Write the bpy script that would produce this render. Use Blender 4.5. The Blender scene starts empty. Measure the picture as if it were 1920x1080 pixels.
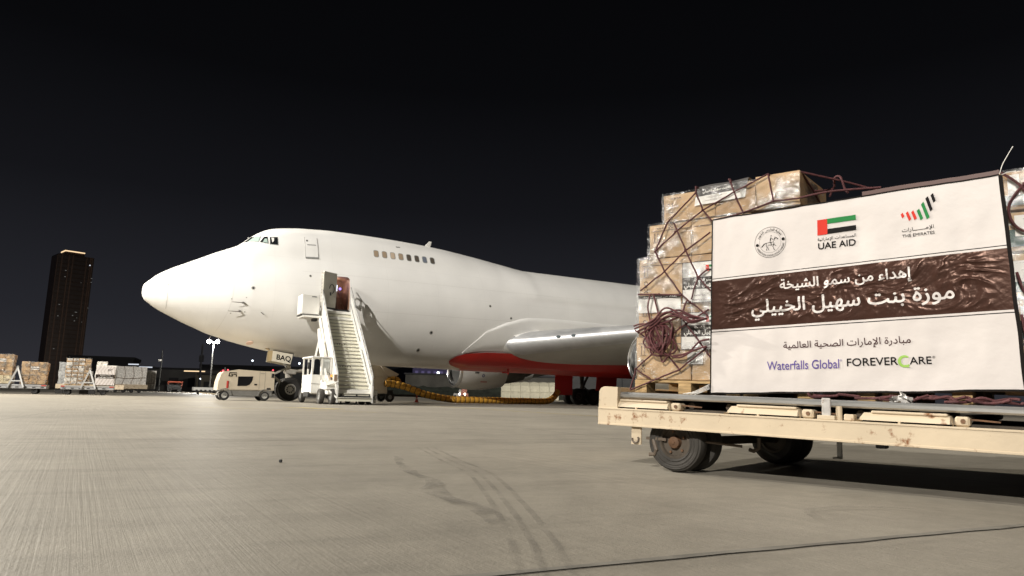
import bpy, bmesh, math, random, unicodedata
import numpy as np
from mathutils import Vector, Matrix, noise
random.seed(7)
R = math.radians
scene = bpy.context.scene
COL = scene.collection

# ------------------------------------------------------------------ camera
CAMZ, PITCH, ROLL = .49724, .15816, .02227
fw = Vector((0, math.cos(PITCH), math.sin(PITCH)))
up0 = Vector((0, -math.sin(PITCH), math.cos(PITCH)))
xr = math.cos(ROLL) * Vector((1, 0, 0)) + math.sin(ROLL) * up0
ur = math.cos(ROLL) * up0 - math.sin(ROLL) * Vector((1, 0, 0))
cd = bpy.data.cameras.new('camera')
cam = bpy.data.objects.new('camera', cd)
COL.objects.link(cam)
cam.matrix_world = Matrix(((xr.x, ur.x, -fw.x, 0), (xr.y, ur.y, -fw.y, 0), (xr.z, ur.z, -fw.z, CAMZ), (0, 0, 0, 1)))
cd.sensor_width = 36
cd.lens = 24
cd.clip_start = .05
cd.clip_end = 6000
scene.camera = cam

# ------------------------------------------------------------------ world: night sky with town glow near the horizon
world = bpy.data.worlds.new('World')
scene.world = world
world.use_nodes = True
nt = world.node_tree
bg = nt.nodes['Background']
tc = nt.nodes.new('ShaderNodeTexCoord')
sx = nt.nodes.new('ShaderNodeSeparateXYZ')
nt.links.new(tc.outputs['Generated'], sx.inputs[0])
rp = nt.nodes.new('ShaderNodeValToRGB')
nt.links.new(sx.outputs[2], rp.inputs[0])
rp.color_ramp.elements[0].position = 0.0
rp.color_ramp.elements[0].color = (.031, .031, .037, 1)
rp.color_ramp.elements[1].position = .62
rp.color_ramp.elements[1].color = (.0016, .0017, .0021, 1)
for p_, c_ in ((.10, (.019, .0195, .0245, 1)), (.26, (.0075, .0077, .0098, 1)), (.42, (.0028, .0029, .0036, 1))):
    e_ = rp.color_ramp.elements.new(p_)
    e_.color = c_
nt.links.new(rp.outputs[0], bg.inputs[0])
bg.inputs[1].default_value = 1.0

# ------------------------------------------------------------------ apron floodlights and added fill lights
def lamp(name, kind, loc, energy, color=(1, .95, .87), target=None, **kw):
    l = bpy.data.lights.new(name, kind)
    l.energy = energy
    l.color = color
    o = bpy.data.objects.new(name, l)
    COL.objects.link(o)
    o.location = loc
    if target is not None:
        o.rotation_euler = (Vector(target) - Vector(loc)).to_track_quat('-Z', 'Y').to_euler()
    for k, v in kw.items():
        setattr(l, k, v)
    return o
lamp('apron_floodlight', 'SPOT', (-41, 16, 27), 72000, (1, .955, .88), (-10, 26, 0), spot_size=R(140), spot_blend=.6, shadow_soft_size=.35)
lamp('rear_apron_floodlight', 'SPOT', (-72, -112, 72), 1350000, (1, .95, .87), (-8, 44, 8), spot_size=R(44), spot_blend=1, shadow_soft_size=.6)
lamp('shelter_fill_light', 'SPOT', (42, 92, 30), 150000, (1, .95, .82), (2, 150, 0), spot_size=R(95), spot_blend=.6, shadow_soft_size=.4)  # added unseen lamp to brighten the canvas shelter and far ground
lamp('tower_fill_light', 'SPOT', (-250, 380, 12), 130000, (1, .80, .66), (-336, 512, 45), spot_size=R(80), spot_blend=.6, shadow_soft_size=1)  # added unseen lamp that lifts the tower out of the dark
lamp('far_mast_floodlight', 'SPOT', (-62, 44, 34), 330000, (1, .93, .80), (-9, 26, 0), spot_size=R(62), spot_blend=1, shadow_soft_size=.5)
scene.view_settings.view_transform = 'Standard'
scene.view_settings.look = 'None'
scene.view_settings.exposure = -.08
scene.view_settings.gamma = 1
scene.render.engine = 'CYCLES'
scene.cycles.max_bounces = 8
scene.cycles.transparent_max_bounces = 16
scene.cycles.caustics_reflective = False
scene.cycles.caustics_refractive = False
scene.cycles.use_denoising = True

# ------------------------------------------------------------------ materials
MATS = {}
def mat(name, base=(.5, .5, .5), rough=.6, metal=0., spec=.5, coat=0., emit=None, estr=0., var=0., vscale=3., dirt=None, dscale=4., dth=.6, bump=0., bscale=30., stretch=None, alpha=1.):
    """principled material; var = tone variation, dirt = colour of stains laid by noise"""
    if name in MATS:
        return MATS[name]
    m = bpy.data.materials.new(name)
    m.use_nodes = True
    n = m.node_tree
    b = n.nodes['Principled BSDF']
    b.inputs['Base Color'].default_value = (*base, 1)
    b.inputs['Roughness'].default_value = rough
    b.inputs['Metallic'].default_value = metal
    b.inputs['Specular IOR Level'].default_value = spec
    b.inputs['Coat Weight'].default_value = coat
    if emit:
        b.inputs['Emission Color'].default_value = (*emit, 1)
        b.inputs['Emission Strength'].default_value = estr
    t = None
    if var or dirt or bump:
        t = n.nodes.new('ShaderNodeTexCoord').outputs['Object']
        if stretch:
            mp = n.nodes.new('ShaderNodeMapping')
            mp.inputs['Scale'].default_value = stretch
            n.links.new(t, mp.inputs[0])
            t = mp.outputs[0]
    src = None
    if var:
        nz = n.nodes.new('ShaderNodeTexNoise')
        nz.inputs['Scale'].default_value = vscale
        nz.inputs['Detail'].default_value = 8
        n.links.new(t, nz.inputs[0])
        mr = n.nodes.new('ShaderNodeMapRange')
        mr.inputs[1].default_value = .3
        mr.inputs[2].default_value = .7
        mr.inputs[3].default_value = 1 - var
        mr.inputs[4].default_value = 1 + var
        n.links.new(nz.outputs[0], mr.inputs[0])
        mx = n.nodes.new('ShaderNodeMix')
        mx.data_type = 'RGBA'
        mx.blend_type = 'MULTIPLY'
        mx.inputs[0].default_value = 1
        mx.inputs[6].default_value = (*base, 1)
        n.links.new(mr.outputs[0], mx.inputs[7])
        src = mx.outputs[2]
    if dirt:
        nz = n.nodes.new('ShaderNodeTexNoise')
        nz.inputs['Scale'].default_value = dscale
        nz.inputs['Detail'].default_value = 10
        nz.inputs['Roughness'].default_value = .68
        n.links.new(t, nz.inputs[0])
        mr = n.nodes.new('ShaderNodeMapRange')
        mr.inputs[1].default_value = dth
        mr.inputs[2].default_value = dth + .08
        n.links.new(nz.outputs[0], mr.inputs[0])
        mx = n.nodes.new('ShaderNodeMix')
        mx.data_type = 'RGBA'
        n.links.new(mr.outputs[0], mx.inputs[0])
        if src:
            n.links.new(src, mx.inputs[6])
        else:
            mx.inputs[6].default_value = (*base, 1)
        mx.inputs[7].default_value = (*dirt, 1)
        src = mx.outputs[2]
    if src:
        n.links.new(src, b.inputs['Base Color'])
    if bump:
        nz = n.nodes.new('ShaderNodeTexNoise')
        nz.inputs['Scale'].default_value = bscale
        nz.inputs['Detail'].default_value = 6
        n.links.new(t, nz.inputs[0])
        bp = n.nodes.new('ShaderNodeBump')
        bp.inputs['Strength'].default_value = bump
        bp.inputs['Distance'].default_value = .01
        n.links.new(nz.outputs[0], bp.inputs['Height'])
        n.links.new(bp.outputs[0], b.inputs['Normal'])
    MATS[name] = m
    return m

M_RUB = mat('tyre_rubber', (.018, .017, .016), .75, var=.25, vscale=6, bump=.2, bscale=40)
M_RUBDUST = mat('dusty_rubber', (.045, .041, .036), .85, var=.4, vscale=5, bump=.2, bscale=30)
M_DARK = mat('dark_metal', (.02, .02, .021), .6, var=.2)
M_BLACK = mat('black_gloss', (.008, .008, .009), .15)
M_BLACKPRINT = mat('black_print', (.010, .009, .009), .7, spec=.12)
M_STEEL = mat('bare_steel', (.45, .45, .44), .35, metal=.9, var=.15, vscale=8)
M_POLE = mat('pole_grey', (.055, .055, .053), .6, var=.1)
M_GSTEEL = mat('grey_steel', (.30, .30, .29), .55, metal=.3, var=.2, vscale=5)
M_WHITE = mat('white_paint', (.74, .73, .69), .42, var=.05, vscale=2)
M_STAIR = mat('stair_cream', (.80, .78, .68), .5, var=.06, vscale=3)
M_CREAM = mat('gpu_cream', (.54, .47, .36), .45, var=.05, vscale=2)
M_GREYB = mat('grey_skirt', (.20, .195, .18), .6, var=.15)
M_GLASSD = mat('dark_glass', (.012, .014, .016), .06, spec=.8)
M_RED = mat('red_paint', (.52, .020, .014), .38, var=.06, vscale=1.2, coat=.2)
M_ALU = mat('polished_leading_edge', (.60, .605, .615), .40, metal=.6, var=.10, vscale=1.4)
M_WING = mat('wing_grey', (.50, .49, .455), .45, var=.06, vscale=1.)
M_LIP = mat('inlet_lip_metal', (.80, .80, .81), .22, metal=1.)
M_CORE = mat('engine_core', (.23, .22, .20), .45, metal=.6, var=.2, vscale=2)
M_WOOD = mat('pallet_wood', (.42, .28, .13), .75, var=.35, vscale=7, stretch=(1, 6, 6), bump=.3, bscale=20)
M_CARD = [mat('cardboard_a', (.43, .285, .15), .72, var=.06, vscale=4), mat('cardboard_b', (.39, .25, .13), .72, var=.07, vscale=4),
          mat('cardboard_c', (.47, .32, .18), .72, var=.06, vscale=4)]
M_PAPER = mat('white_paper', (.72, .70, .66), .6)
M_BAND = mat('brown_print', (.030, .024, .021), .6, spec=.2)
M_ROPE = mat('maroon_rope', (.080, .022, .024), .8, var=.35, vscale=40, bump=.6, bscale=160)
M_ROPEG = mat('grey_rope', (.38, .33, .27), .8, var=.2, vscale=40)
M_DOLLY = mat('rusty_cream_paint', (.58, .48, .345), .5, var=.08, vscale=3, dirt=(.20, .075, .02), dscale=7, dth=.57, bump=.12, bscale=25)
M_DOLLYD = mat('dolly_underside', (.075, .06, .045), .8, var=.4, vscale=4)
M_RUST = mat('rust_hub', (.16, .085, .045), .75, var=.4, vscale=14)
M_HOSE = mat('yellow_hose', (.50, .26, .028), .6, var=.15, vscale=5)
M_HOSEB = mat('hose_rib', (.10, .055, .012), .7)
M_CANVAS = mat('canvas_beige', (.46, .43, .34), .8, var=.10, vscale=2, bump=.3, bscale=4)
M_GREYD = mat('grey_dolly', (.36, .36, .36), .55, metal=.2, var=.15, vscale=3)
M_ORANGE = mat('orange_paint', (.55, .10, .03), .5)
M_CONE = mat('cone_red', (.65, .10, .06), .5)
M_TOWER = mat('tower_glass', (.050, .042, .040), .45, var=.2, vscale=.2)
M_TOWERB = mat('tower_brown', (.11, .075, .058), .5, var=.2, vscale=.2)
M_BLDG = mat('night_building', (.12, .115, .115), .8, var=.3, vscale=.15)
M_BLDGD = mat('dark_building', (.035, .035, .04), .8, var=.2, vscale=.1)
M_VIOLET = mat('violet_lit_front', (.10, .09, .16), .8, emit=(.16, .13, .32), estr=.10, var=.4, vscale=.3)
def emis(name, col, s):
    return mat(name, (.02, .02, .02), .5, emit=col, estr=s)
E_LAMP = emis('floodlamp_glass', (1, .97, .9), 60)
E_WARM = emis('warm_light', (1, .72, .42), 1.3)
E_WIN = emis('lit_room', (.85, .9, 1), .9)
E_COOL = emis('cool_light', (.82, .9, 1), 4)
E_RED = emis('red_beacon', (1, .05, .08), 3)
E_VIOLET = emis('violet_lamp', (.30, .22, 1), 2.5)
E_HEAD = emis('headlamp', (1, .9, .75), 25)
M_DOORBROWN = mat('door_interior', (.24, .135, .085), .6, var=.15, vscale=3)
M_DOORIN = mat('door_lining', (.44, .42, .36), .6)
M_GREEN = mat('green_print', (.018, .20, .05), .6, spec=.2)
M_FLAGRED = mat('red_print', (.60, .035, .02), .6, spec=.2)
M_PURPLE = mat('purple_print', (.11, .075, .27), .6, spec=.2)
M_LIME = mat('lime_print', (.30, .52, .09), .5)
M_MAROON = mat('maroon_print', (.055, .022, .022), .6, spec=.2)
M_GREENBOX = mat('dark_green_print', (.018, .055, .045), .6)
M_NETW = mat('white_netting', (.74, .71, .66), .8, var=.35, vscale=7, bump=.8, bscale=12)
M_NETG = mat('grey_netting', (.36, .36, .35), .8, var=.4, vscale=7, bump=.8, bscale=12)
M_ORBEACON = emis('amber_lamp', (1, .35, .03), 2)

def aircraft_white():
    m = mat('aircraft_white', (.80, .79, .765), .30, coat=.25)
    n = m.node_tree
    b = n.nodes['Principled BSDF']
    t = n.nodes.new('ShaderNodeTexCoord').outputs['Object']
    mp = n.nodes.new('ShaderNodeMapping')
    mp.inputs['Rotation'].default_value = (R(-90), 0, 0)
    n.links.new(t, mp.inputs[0])
    br = n.nodes.new('ShaderNodeTexBrick')
    br.offset = 0
    br.inputs['Scale'].default_value = 1
    br.inputs['Brick Width'].default_value = 3.05
    br.inputs['Row Height'].default_value = 1.55
    br.inputs['Mortar Size'].default_value = .009
    br.inputs['Mortar Smooth'].default_value = .4
    br.inputs['Color1'].default_value = (.80, .79, .765, 1)
    br.inputs['Color2'].default_value = (.79, .78, .757, 1)
    br.inputs['Mortar'].default_value = (.745, .735, .71, 1)
    n.links.new(mp.outputs[0], br.inputs[0])
    nz = n.nodes.new('ShaderNodeTexNoise')
    nz.inputs['Scale'].default_value = .55
    nz.inputs['Detail'].default_value = 7
    n.links.new(t, nz.inputs[0])
    mr = n.nodes.new('ShaderNodeMapRange')
    mr.inputs[1].default_value = .3
    mr.inputs[2].default_value = .75
    mr.inputs[3].default_value = .93
    mr.inputs[4].default_value = 1.03
    n.links.new(nz.outputs[0], mr.inputs[0])
    mx = n.nodes.new('ShaderNodeMix')
    mx.data_type = 'RGBA'
    mx.blend_type = 'MULTIPLY'
    mx.inputs[0].default_value = 1
    n.links.new(br.outputs[0], mx.inputs[6])
    n.links.new(mr.outputs[0], mx.inputs[7])
    n.links.new(mx.outputs[2], b.inputs['Base Color'])
    mr2 = n.nodes.new('ShaderNodeMapRange')
    mr2.inputs[3].default_value = .26
    mr2.inputs[4].default_value = .44
    n.links.new(nz.outputs[0], mr2.inputs[0])
    n.links.new(mr2.outputs[0], b.inputs['Roughness'])
    return m
M_AIR = aircraft_white()

def wrap_film():
    m = bpy.data.materials.new('stretch_film')
    m.use_nodes = True
    n = m.node_tree
    n.nodes.clear()
    out = n.nodes.new('ShaderNodeOutputMaterial')
    tr = n.nodes.new('ShaderNodeBsdfTransparent')
    gl = n.nodes.new('ShaderNodeBsdfGlossy')
    gl.inputs['Roughness'].default_value = .20
    df = n.nodes.new('ShaderNodeBsdfDiffuse')
    df.inputs[0].default_value = (.8, .79, .77, 1)
    t = n.nodes.new('ShaderNodeTexCoord').outputs['Object']
    mp = n.nodes.new('ShaderNodeMapping')
    mp.inputs['Scale'].default_value = (9, 9, 34)
    mp.inputs['Rotation'].default_value = (0, R(7), 0)
    n.links.new(t, mp.inputs[0])
    nz = n.nodes.new('ShaderNodeTexNoise')
    nz.inputs['Scale'].default_value = 1.6
    nz.inputs['Detail'].default_value = 7
    nz.inputs['Roughness'].default_value = .7
    n.links.new(mp.outputs[0], nz.inputs[0])
    bp = n.nodes.new('ShaderNodeBump')
    bp.inputs['Strength'].default_value = 1
    bp.inputs['Distance'].default_value = .0085
    n.links.new(nz.outputs[0], bp.inputs['Height'])
    n.links.new(bp.outputs[0], gl.inputs['Normal'])
    n2 = n.nodes.new('ShaderNodeTexNoise')
    n2.inputs['Scale'].default_value = 4.5
    n2.inputs['Detail'].default_value = 5
    n.links.new(t, n2.inputs[0])
    mr = n.nodes.new('ShaderNodeMapRange')
    mr.inputs[1].default_value = .47
    mr.inputs[2].default_value = .64
    mr.inputs[3].default_value = .04
    mr.inputs[4].default_value = .62
    n.links.new(n2.outputs[0], mr.inputs[0])
    s = n.nodes.new('ShaderNodeMixShader')
    n.links.new(mr.outputs[0], s.inputs[0])
    n.links.new(tr.outputs[0], s.inputs[1])
    n.links.new(gl.outputs[0], s.inputs[2])
    # thin milky streaks that paint in white glints of the crinkles
    mr3 = n.nodes.new('ShaderNodeMapRange')
    mr3.inputs[1].default_value = .585
    mr3.inputs[2].default_value = .66
    mr3.inputs[3].default_value = .01
    mr3.inputs[4].default_value = .60
    n.links.new(nz.outputs[0], mr3.inputs[0])
    s2 = n.nodes.new('ShaderNodeMixShader')
    n.links.new(mr3.outputs[0], s2.inputs[0])
    n.links.new(s.outputs[0], s2.inputs[1])
    n.links.new(df.outputs[0], s2.inputs[2])
    n.links.new(s2.outputs[0], out.inputs[0])
    return m
M_FILM = wrap_film()

# ------------------------------------------------------------------ mesh building
class MB:
    def __init__(self):
        self.v, self.f, self.m = [], [], []
    def add(self, vs, fs, mi=0):
        o = len(self.v)
        self.v += [Vector(p) for p in vs]
        for f in fs:
            self.f.append([i + o for i in f])
            self.m.append(mi)
        return self
    def box(self, c, s, rot=None, bev=0, mi=0, seg=1):
        bm = bmesh.new()
        bmesh.ops.create_cube(bm, size=1)
        for v in bm.verts:
            v.co = Vector((v.co.x * s[0], v.co.y * s[1], v.co.z * s[2]))
        if bev:
            bmesh.ops.bevel(bm, geom=bm.edges[:], offset=bev, segments=seg, affect='EDGES', profile=.5)
        M = Matrix.Translation(c) @ (rot.to_4x4() if rot else Matrix())
        bm.verts.index_update()
        self.add([M @ v.co for v in bm.verts], [[v.index for v in f.verts] for f in bm.faces], mi)
        bm.free()
        return self
    def b2(self, lo, hi, bev=0, mi=0):
        return self.box([(a + b) / 2 for a, b in zip(lo, hi)], [abs(b - a) for a, b in zip(lo, hi)], None, bev, mi)
    def bar(self, p0, p1, w, h, bev=0, mi=0, upv=(0, 0, 1)):
        p0, p1 = Vector(p0), Vector(p1)
        x = (p1 - p0).normalized()
        y = Vector(upv).cross(x)
        if y.length < 1e-4:
            y = Vector((0, 1, 0)).cross(x)
        y.normalize()
        z = x.cross(y)
        rot = Matrix((x, y, z)).transposed()
        return self.box((p0 + p1) / 2, ((p1 - p0).length, w, h), rot, bev, mi)
    def loft(self, rings, mi=0, closed=True, cap0=False, cap1=False):
        n = len(rings[0])
        o = len(self.v)
        for r_ in rings:
            self.v += [Vector(p) for p in r_]
        for i in range(len(rings) - 1):
            for j in range(n if closed else n - 1):
                k = (j + 1) % n
                self.f.append([o + i * n + j, o + i * n + k, o + (i + 1) * n + k, o + (i + 1) * n + j])
                self.m.append(mi)
        if cap0:
            self.f.append([o + j for j in range(n)][::-1])
            self.m.append(mi)
        if cap1:
            self.f.append([o + (len(rings) - 1) * n + j for j in range(n)])
            self.m.append(mi)
        return self
    def tube(self, path, r, n=10, mi=0, cap=True):
        path = [Vector(p) for p in path]
        rings = []
        nrm = None
        for i, p in enumerate(path):
            t = (path[min(i + 1, len(path) - 1)] - path[max(i - 1, 0)])
            if t.length < 1e-7:
                t = Vector((0, 0, 1))
            t.normalize()
            if nrm is None:
                nrm = t.orthogonal().normalized()
            nrm = (nrm - t * nrm.dot(t))
            if nrm.length < 1e-5:
                nrm = t.orthogonal()
            nrm.normalize()
            b = t.cross(nrm)
            rr = r[i] if isinstance(r, (list, tuple)) else r
            rings.append([p + (nrm * math.cos(a) + b * math.sin(a)) * rr for a in [2 * math.pi * k / n for k in range(n)]])
        return self.loft(rings, mi, True, cap, cap)
    def cyl(self, p0, p1, r0, r1=None, n=16, mi=0):
        return self.tube([p0, p1], [r0, r0 if r1 is None else r1], n, mi)
    def rev(self, prof, o, ax, n=32, mi=0, cap0=False, cap1=False):
        """revolve (distance along axis, radius) profile"""
        o, ax = Vector(o), Vector(ax).normalized()
        a, = (ax.orthogonal().normalized(),)
        b = ax.cross(a)
        rings = [[o + ax * d + (a * math.cos(t) + b * math.sin(t)) * max(r, 1e-4) for t in [2 * math.pi * k / n for k in range(n)]] for d, r in prof]
        return self.loft(rings, mi, True, cap0, cap1)
    def prism(self, poly, o, ex, ey, thick, mi=0):
        """extrude 2-D polygon in plane (ex, ey) at o along ex x ey"""
        o, ex, ey = Vector(o), Vector(ex), Vector(ey)
        nz = ex.cross(ey).normalized() * thick
        A = [o + ex * p[0] + ey * p[1] for p in poly]
        n = len(A)
        fs = [list(range(n))[::-1], list(range(n, 2 * n))]
        for i in range(n):
            j = (i + 1) % n
            fs.append([i, j, n + j, n + i])
        return self.add(A + [p + nz for p in A], fs, mi)
    def build(self, name, mats, parent=None, smooth=True, ang=32, loc=None):
        me = bpy.data.meshes.new(name)
        me.from_pydata([tuple(v) for v in self.v], [], self.f)
        if not isinstance(mats, (list, tuple)):
            mats = [mats]
        for m_ in mats:
            me.materials.append(m_)
        me.polygons.foreach_set('material_index', self.m)
        bm = bmesh.new()
        bm.from_mesh(me)
        bmesh.ops.recalc_face_normals(bm, faces=bm.faces[:])
        bm.to_mesh(me)
        bm.free()
        if smooth:
            me.polygons.foreach_set('use_smooth', [True] * len(me.polygons))
            me.set_sharp_from_angle(angle=R(ang))
        me.update()
        o = bpy.data.objects.new(name, me)
        COL.objects.link(o)
        if parent:
            o.parent = parent
        if loc is not None:
            o.location = loc
        return o

def thing(name, label, cat, loc=(0, 0, 0), rot=(0, 0, 0), group=None):
    o = bpy.data.objects.new(name, None)
    COL.objects.link(o)
    o.location = loc
    o.rotation_euler = rot
    o['label'] = label
    o['category'] = cat
    if group:
        o['group'] = group
    return o
def tag(o, label, cat, group=None):
    o['label'] = label
    o['category'] = cat
    if group:
        o['group'] = group
    return o
def structure(o):
    o['kind'] = 'structure'
    return o
def copy_tree(o, parent=None):
    c = o.copy()
    COL.objects.link(c)
    if parent:
        c.parent = parent
    for ch in list(o.children):
        copy_tree(ch, c)
    return c

# ------------------------------------------------------------------ lettering (Arabic letters joined through their presentation forms)
FORMS = {}
for cp in list(range(0xFB50, 0xFE00)) + list(range(0xFE70, 0xFF00)):
    d_ = unicodedata.decomposition(chr(cp))
    if d_ and d_[0] == '<':
        t_, *r_ = d_.split()
        FORMS.setdefault(''.join(chr(int(x, 16)) for x in r_), {})[t_[1:-1]] = cp
def shape(s):
    lig = {'\uE000': 'لا', '\uE001': 'لإ', '\uE002': 'لأ'}
    for k, v in lig.items():
        s = s.replace(v, k)
    out = []
    for i, c in enumerate(s):
        f = FORMS.get(lig.get(c, c))
        if not f or not ('\u0600' <= c <= '\u06ff' or c in lig):
            out.append(c)
            continue
        p = lig.get(s[i - 1], s[i - 1]) if i else ' '
        q = lig.get(s[i + 1], s[i + 1]) if i + 1 < len(s) else ' '
        fp, fq = FORMS.get(p, {}), FORMS.get(q, {})
        pj = 'initial' in fp and 'medial' in fp and 'final' in f
        if p == 'ـ':
            pj = 'final' in f
        nj = 'initial' in f and ('final' in fq or q == 'ـ')
        out.append(chr(f['medial' if pj and nj else 'final' if pj else 'initial' if nj else 'isolated']))
    return ''.join(reversed(out))
def text2d(body, arabic=False, bold=0., res=3, N=44):
    """flat lettering (non-zero fill of the letter outlines on a fine grid, contours smoothed): x from 0, baseline y = 0, in em"""
    cu = bpy.data.curves.new('lettering', 'FONT')
    cu.body = shape(body) if arabic else body
    o = bpy.data.objects.new('lettering', cu)
    COL.objects.link(o)
    bpy.context.view_layer.update()
    cv = o.to_curve(bpy.context.evaluated_depsgraph_get())
    segs = []
    for sp in cv.splines:
        P = []
        if sp.type == 'BEZIER':
            bp_ = sp.bezier_points
            for i in range(len(bp_)):
                a, b = bp_[i], bp_[(i + 1) % len(bp_)]
                p0, p1, p2, p3 = a.co, a.handle_right, b.handle_left, b.co
                for k in range(6):
                    t = k / 6
                    q = p0 * (1 - t) ** 3 + p1 * 3 * t * (1 - t) ** 2 + p2 * 3 * t * t * (1 - t) + p3 * t ** 3
                    P.append((q.x, q.y))
        else:
            P = [(p.co.x, p.co.y) for p in sp.points]
        for i in range(len(P)):
            segs.append((*P[i], *P[(i + 1) % len(P)]))
    o.to_curve_clear()
    bpy.data.objects.remove(o)
    S = np.array(segs)
    SS = 4                                           # supersampling
    pad = .12
    x0, x1, y0, y1 = S[:, [0, 2]].min() - pad, S[:, [0, 2]].max() + pad, S[:, [1, 3]].min() - pad, S[:, [1, 3]].max() + pad
    nx, ny = int((x1 - x0) * N) + 2, int((y1 - y0) * N) + 2
    h = 1 / (N * SS)
    img = np.zeros((ny * SS, nx * SS), np.float32)
    for r in range(ny * SS):
        y = y0 + (r + .5) * h
        m = (S[:, 1] <= y) != (S[:, 3] <= y)
        if not m.any():
            continue
        s = S[m]
        xc = s[:, 0] + (y - s[:, 1]) / (s[:, 3] - s[:, 1]) * (s[:, 2] - s[:, 0])
        d = np.where(s[:, 3] > s[:, 1], 1, -1)
        acc = np.zeros(nx * SS + 1, np.int32)
        np.add.at(acc, np.clip(np.ceil((xc - x0) / h - .5).astype(int), 0, nx * SS), d)
        img[r] = np.cumsum(acc)[:-1] != 0
    rad = int(round(bold / h * .8))
    if rad > 0:
        out = img.copy()
        for dy in range(-rad, rad + 1):
            for dx in range(-rad, rad + 1):
                if dx * dx + dy * dy <= rad * rad + .5:
                    out = np.maximum(out, np.roll(np.roll(img, dy, 0), dx, 1))
        img = out
    f = img.reshape(ny, SS, nx, SS).mean((1, 3))
    f = (f * 4 + np.roll(f, 1, 0) + np.roll(f, -1, 0) + np.roll(f, 1, 1) + np.roll(f, -1, 1)) / 8
    f[0] = f[-1] = 0
    f[:, 0] = f[:, -1] = 0
    vs, fs, idx = [], [], {}
    def vert(key, x, y):
        if key not in idx:
            idx[key] = len(vs)
            vs.append((x, y, 0))
        return idx[key]
    ins = f > .5
    cells = np.argwhere(ins[:-1, :-1] | ins[1:, :-1] | ins[:-1, 1:] | ins[1:, 1:])
    for r, c in cells:
        cs = [(r, c), (r, c + 1), (r + 1, c + 1), (r + 1, c)]
        poly = []
        for k in range(4):
            a, b = cs[k], cs[(k + 1) % 4]
            fa, fb = f[a], f[b]
            if fa > .5:
                poly.append(vert(a, x0 + (a[1] + .5) / N, y0 + (a[0] + .5) / N))
            if (fa > .5) != (fb > .5):
                t = (.5 - fa) / (fb - fa)
                key = (min(a, b), max(a, b))
                poly.append(vert(key, x0 + (a[1] + (b[1] - a[1]) * t + .5) / N, y0 + (a[0] + (b[0] - a[0]) * t + .5) / N))
        if len(poly) >= 3:
            fs.append(poly)
    mx_ = min(v[0] for v in vs)
    Mx = max(v[0] for v in vs)
    return [(v[0] - mx_, v[1], 0) for v in vs], fs, Mx - mx_
def put_text(mb, body, fn, x0, x1, y, h=None, arabic=False, bold=0., mi=0, lift=.0004, N=30):
    """lay lettering so that it spans x0..x1 with its baseline on y; fn(x, y, lift) gives the 3-D point; h = height of 1 em (else kept in proportion)"""
    vs, fs, w = text2d(body, arabic, bold, 3, N)
    k = (x1 - x0) / w
    ky = k if h is None else h
    mb.add([fn(x0 + v[0] * k, y + v[1] * ky, v[2] * lift) for v in vs], fs, mi)

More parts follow.
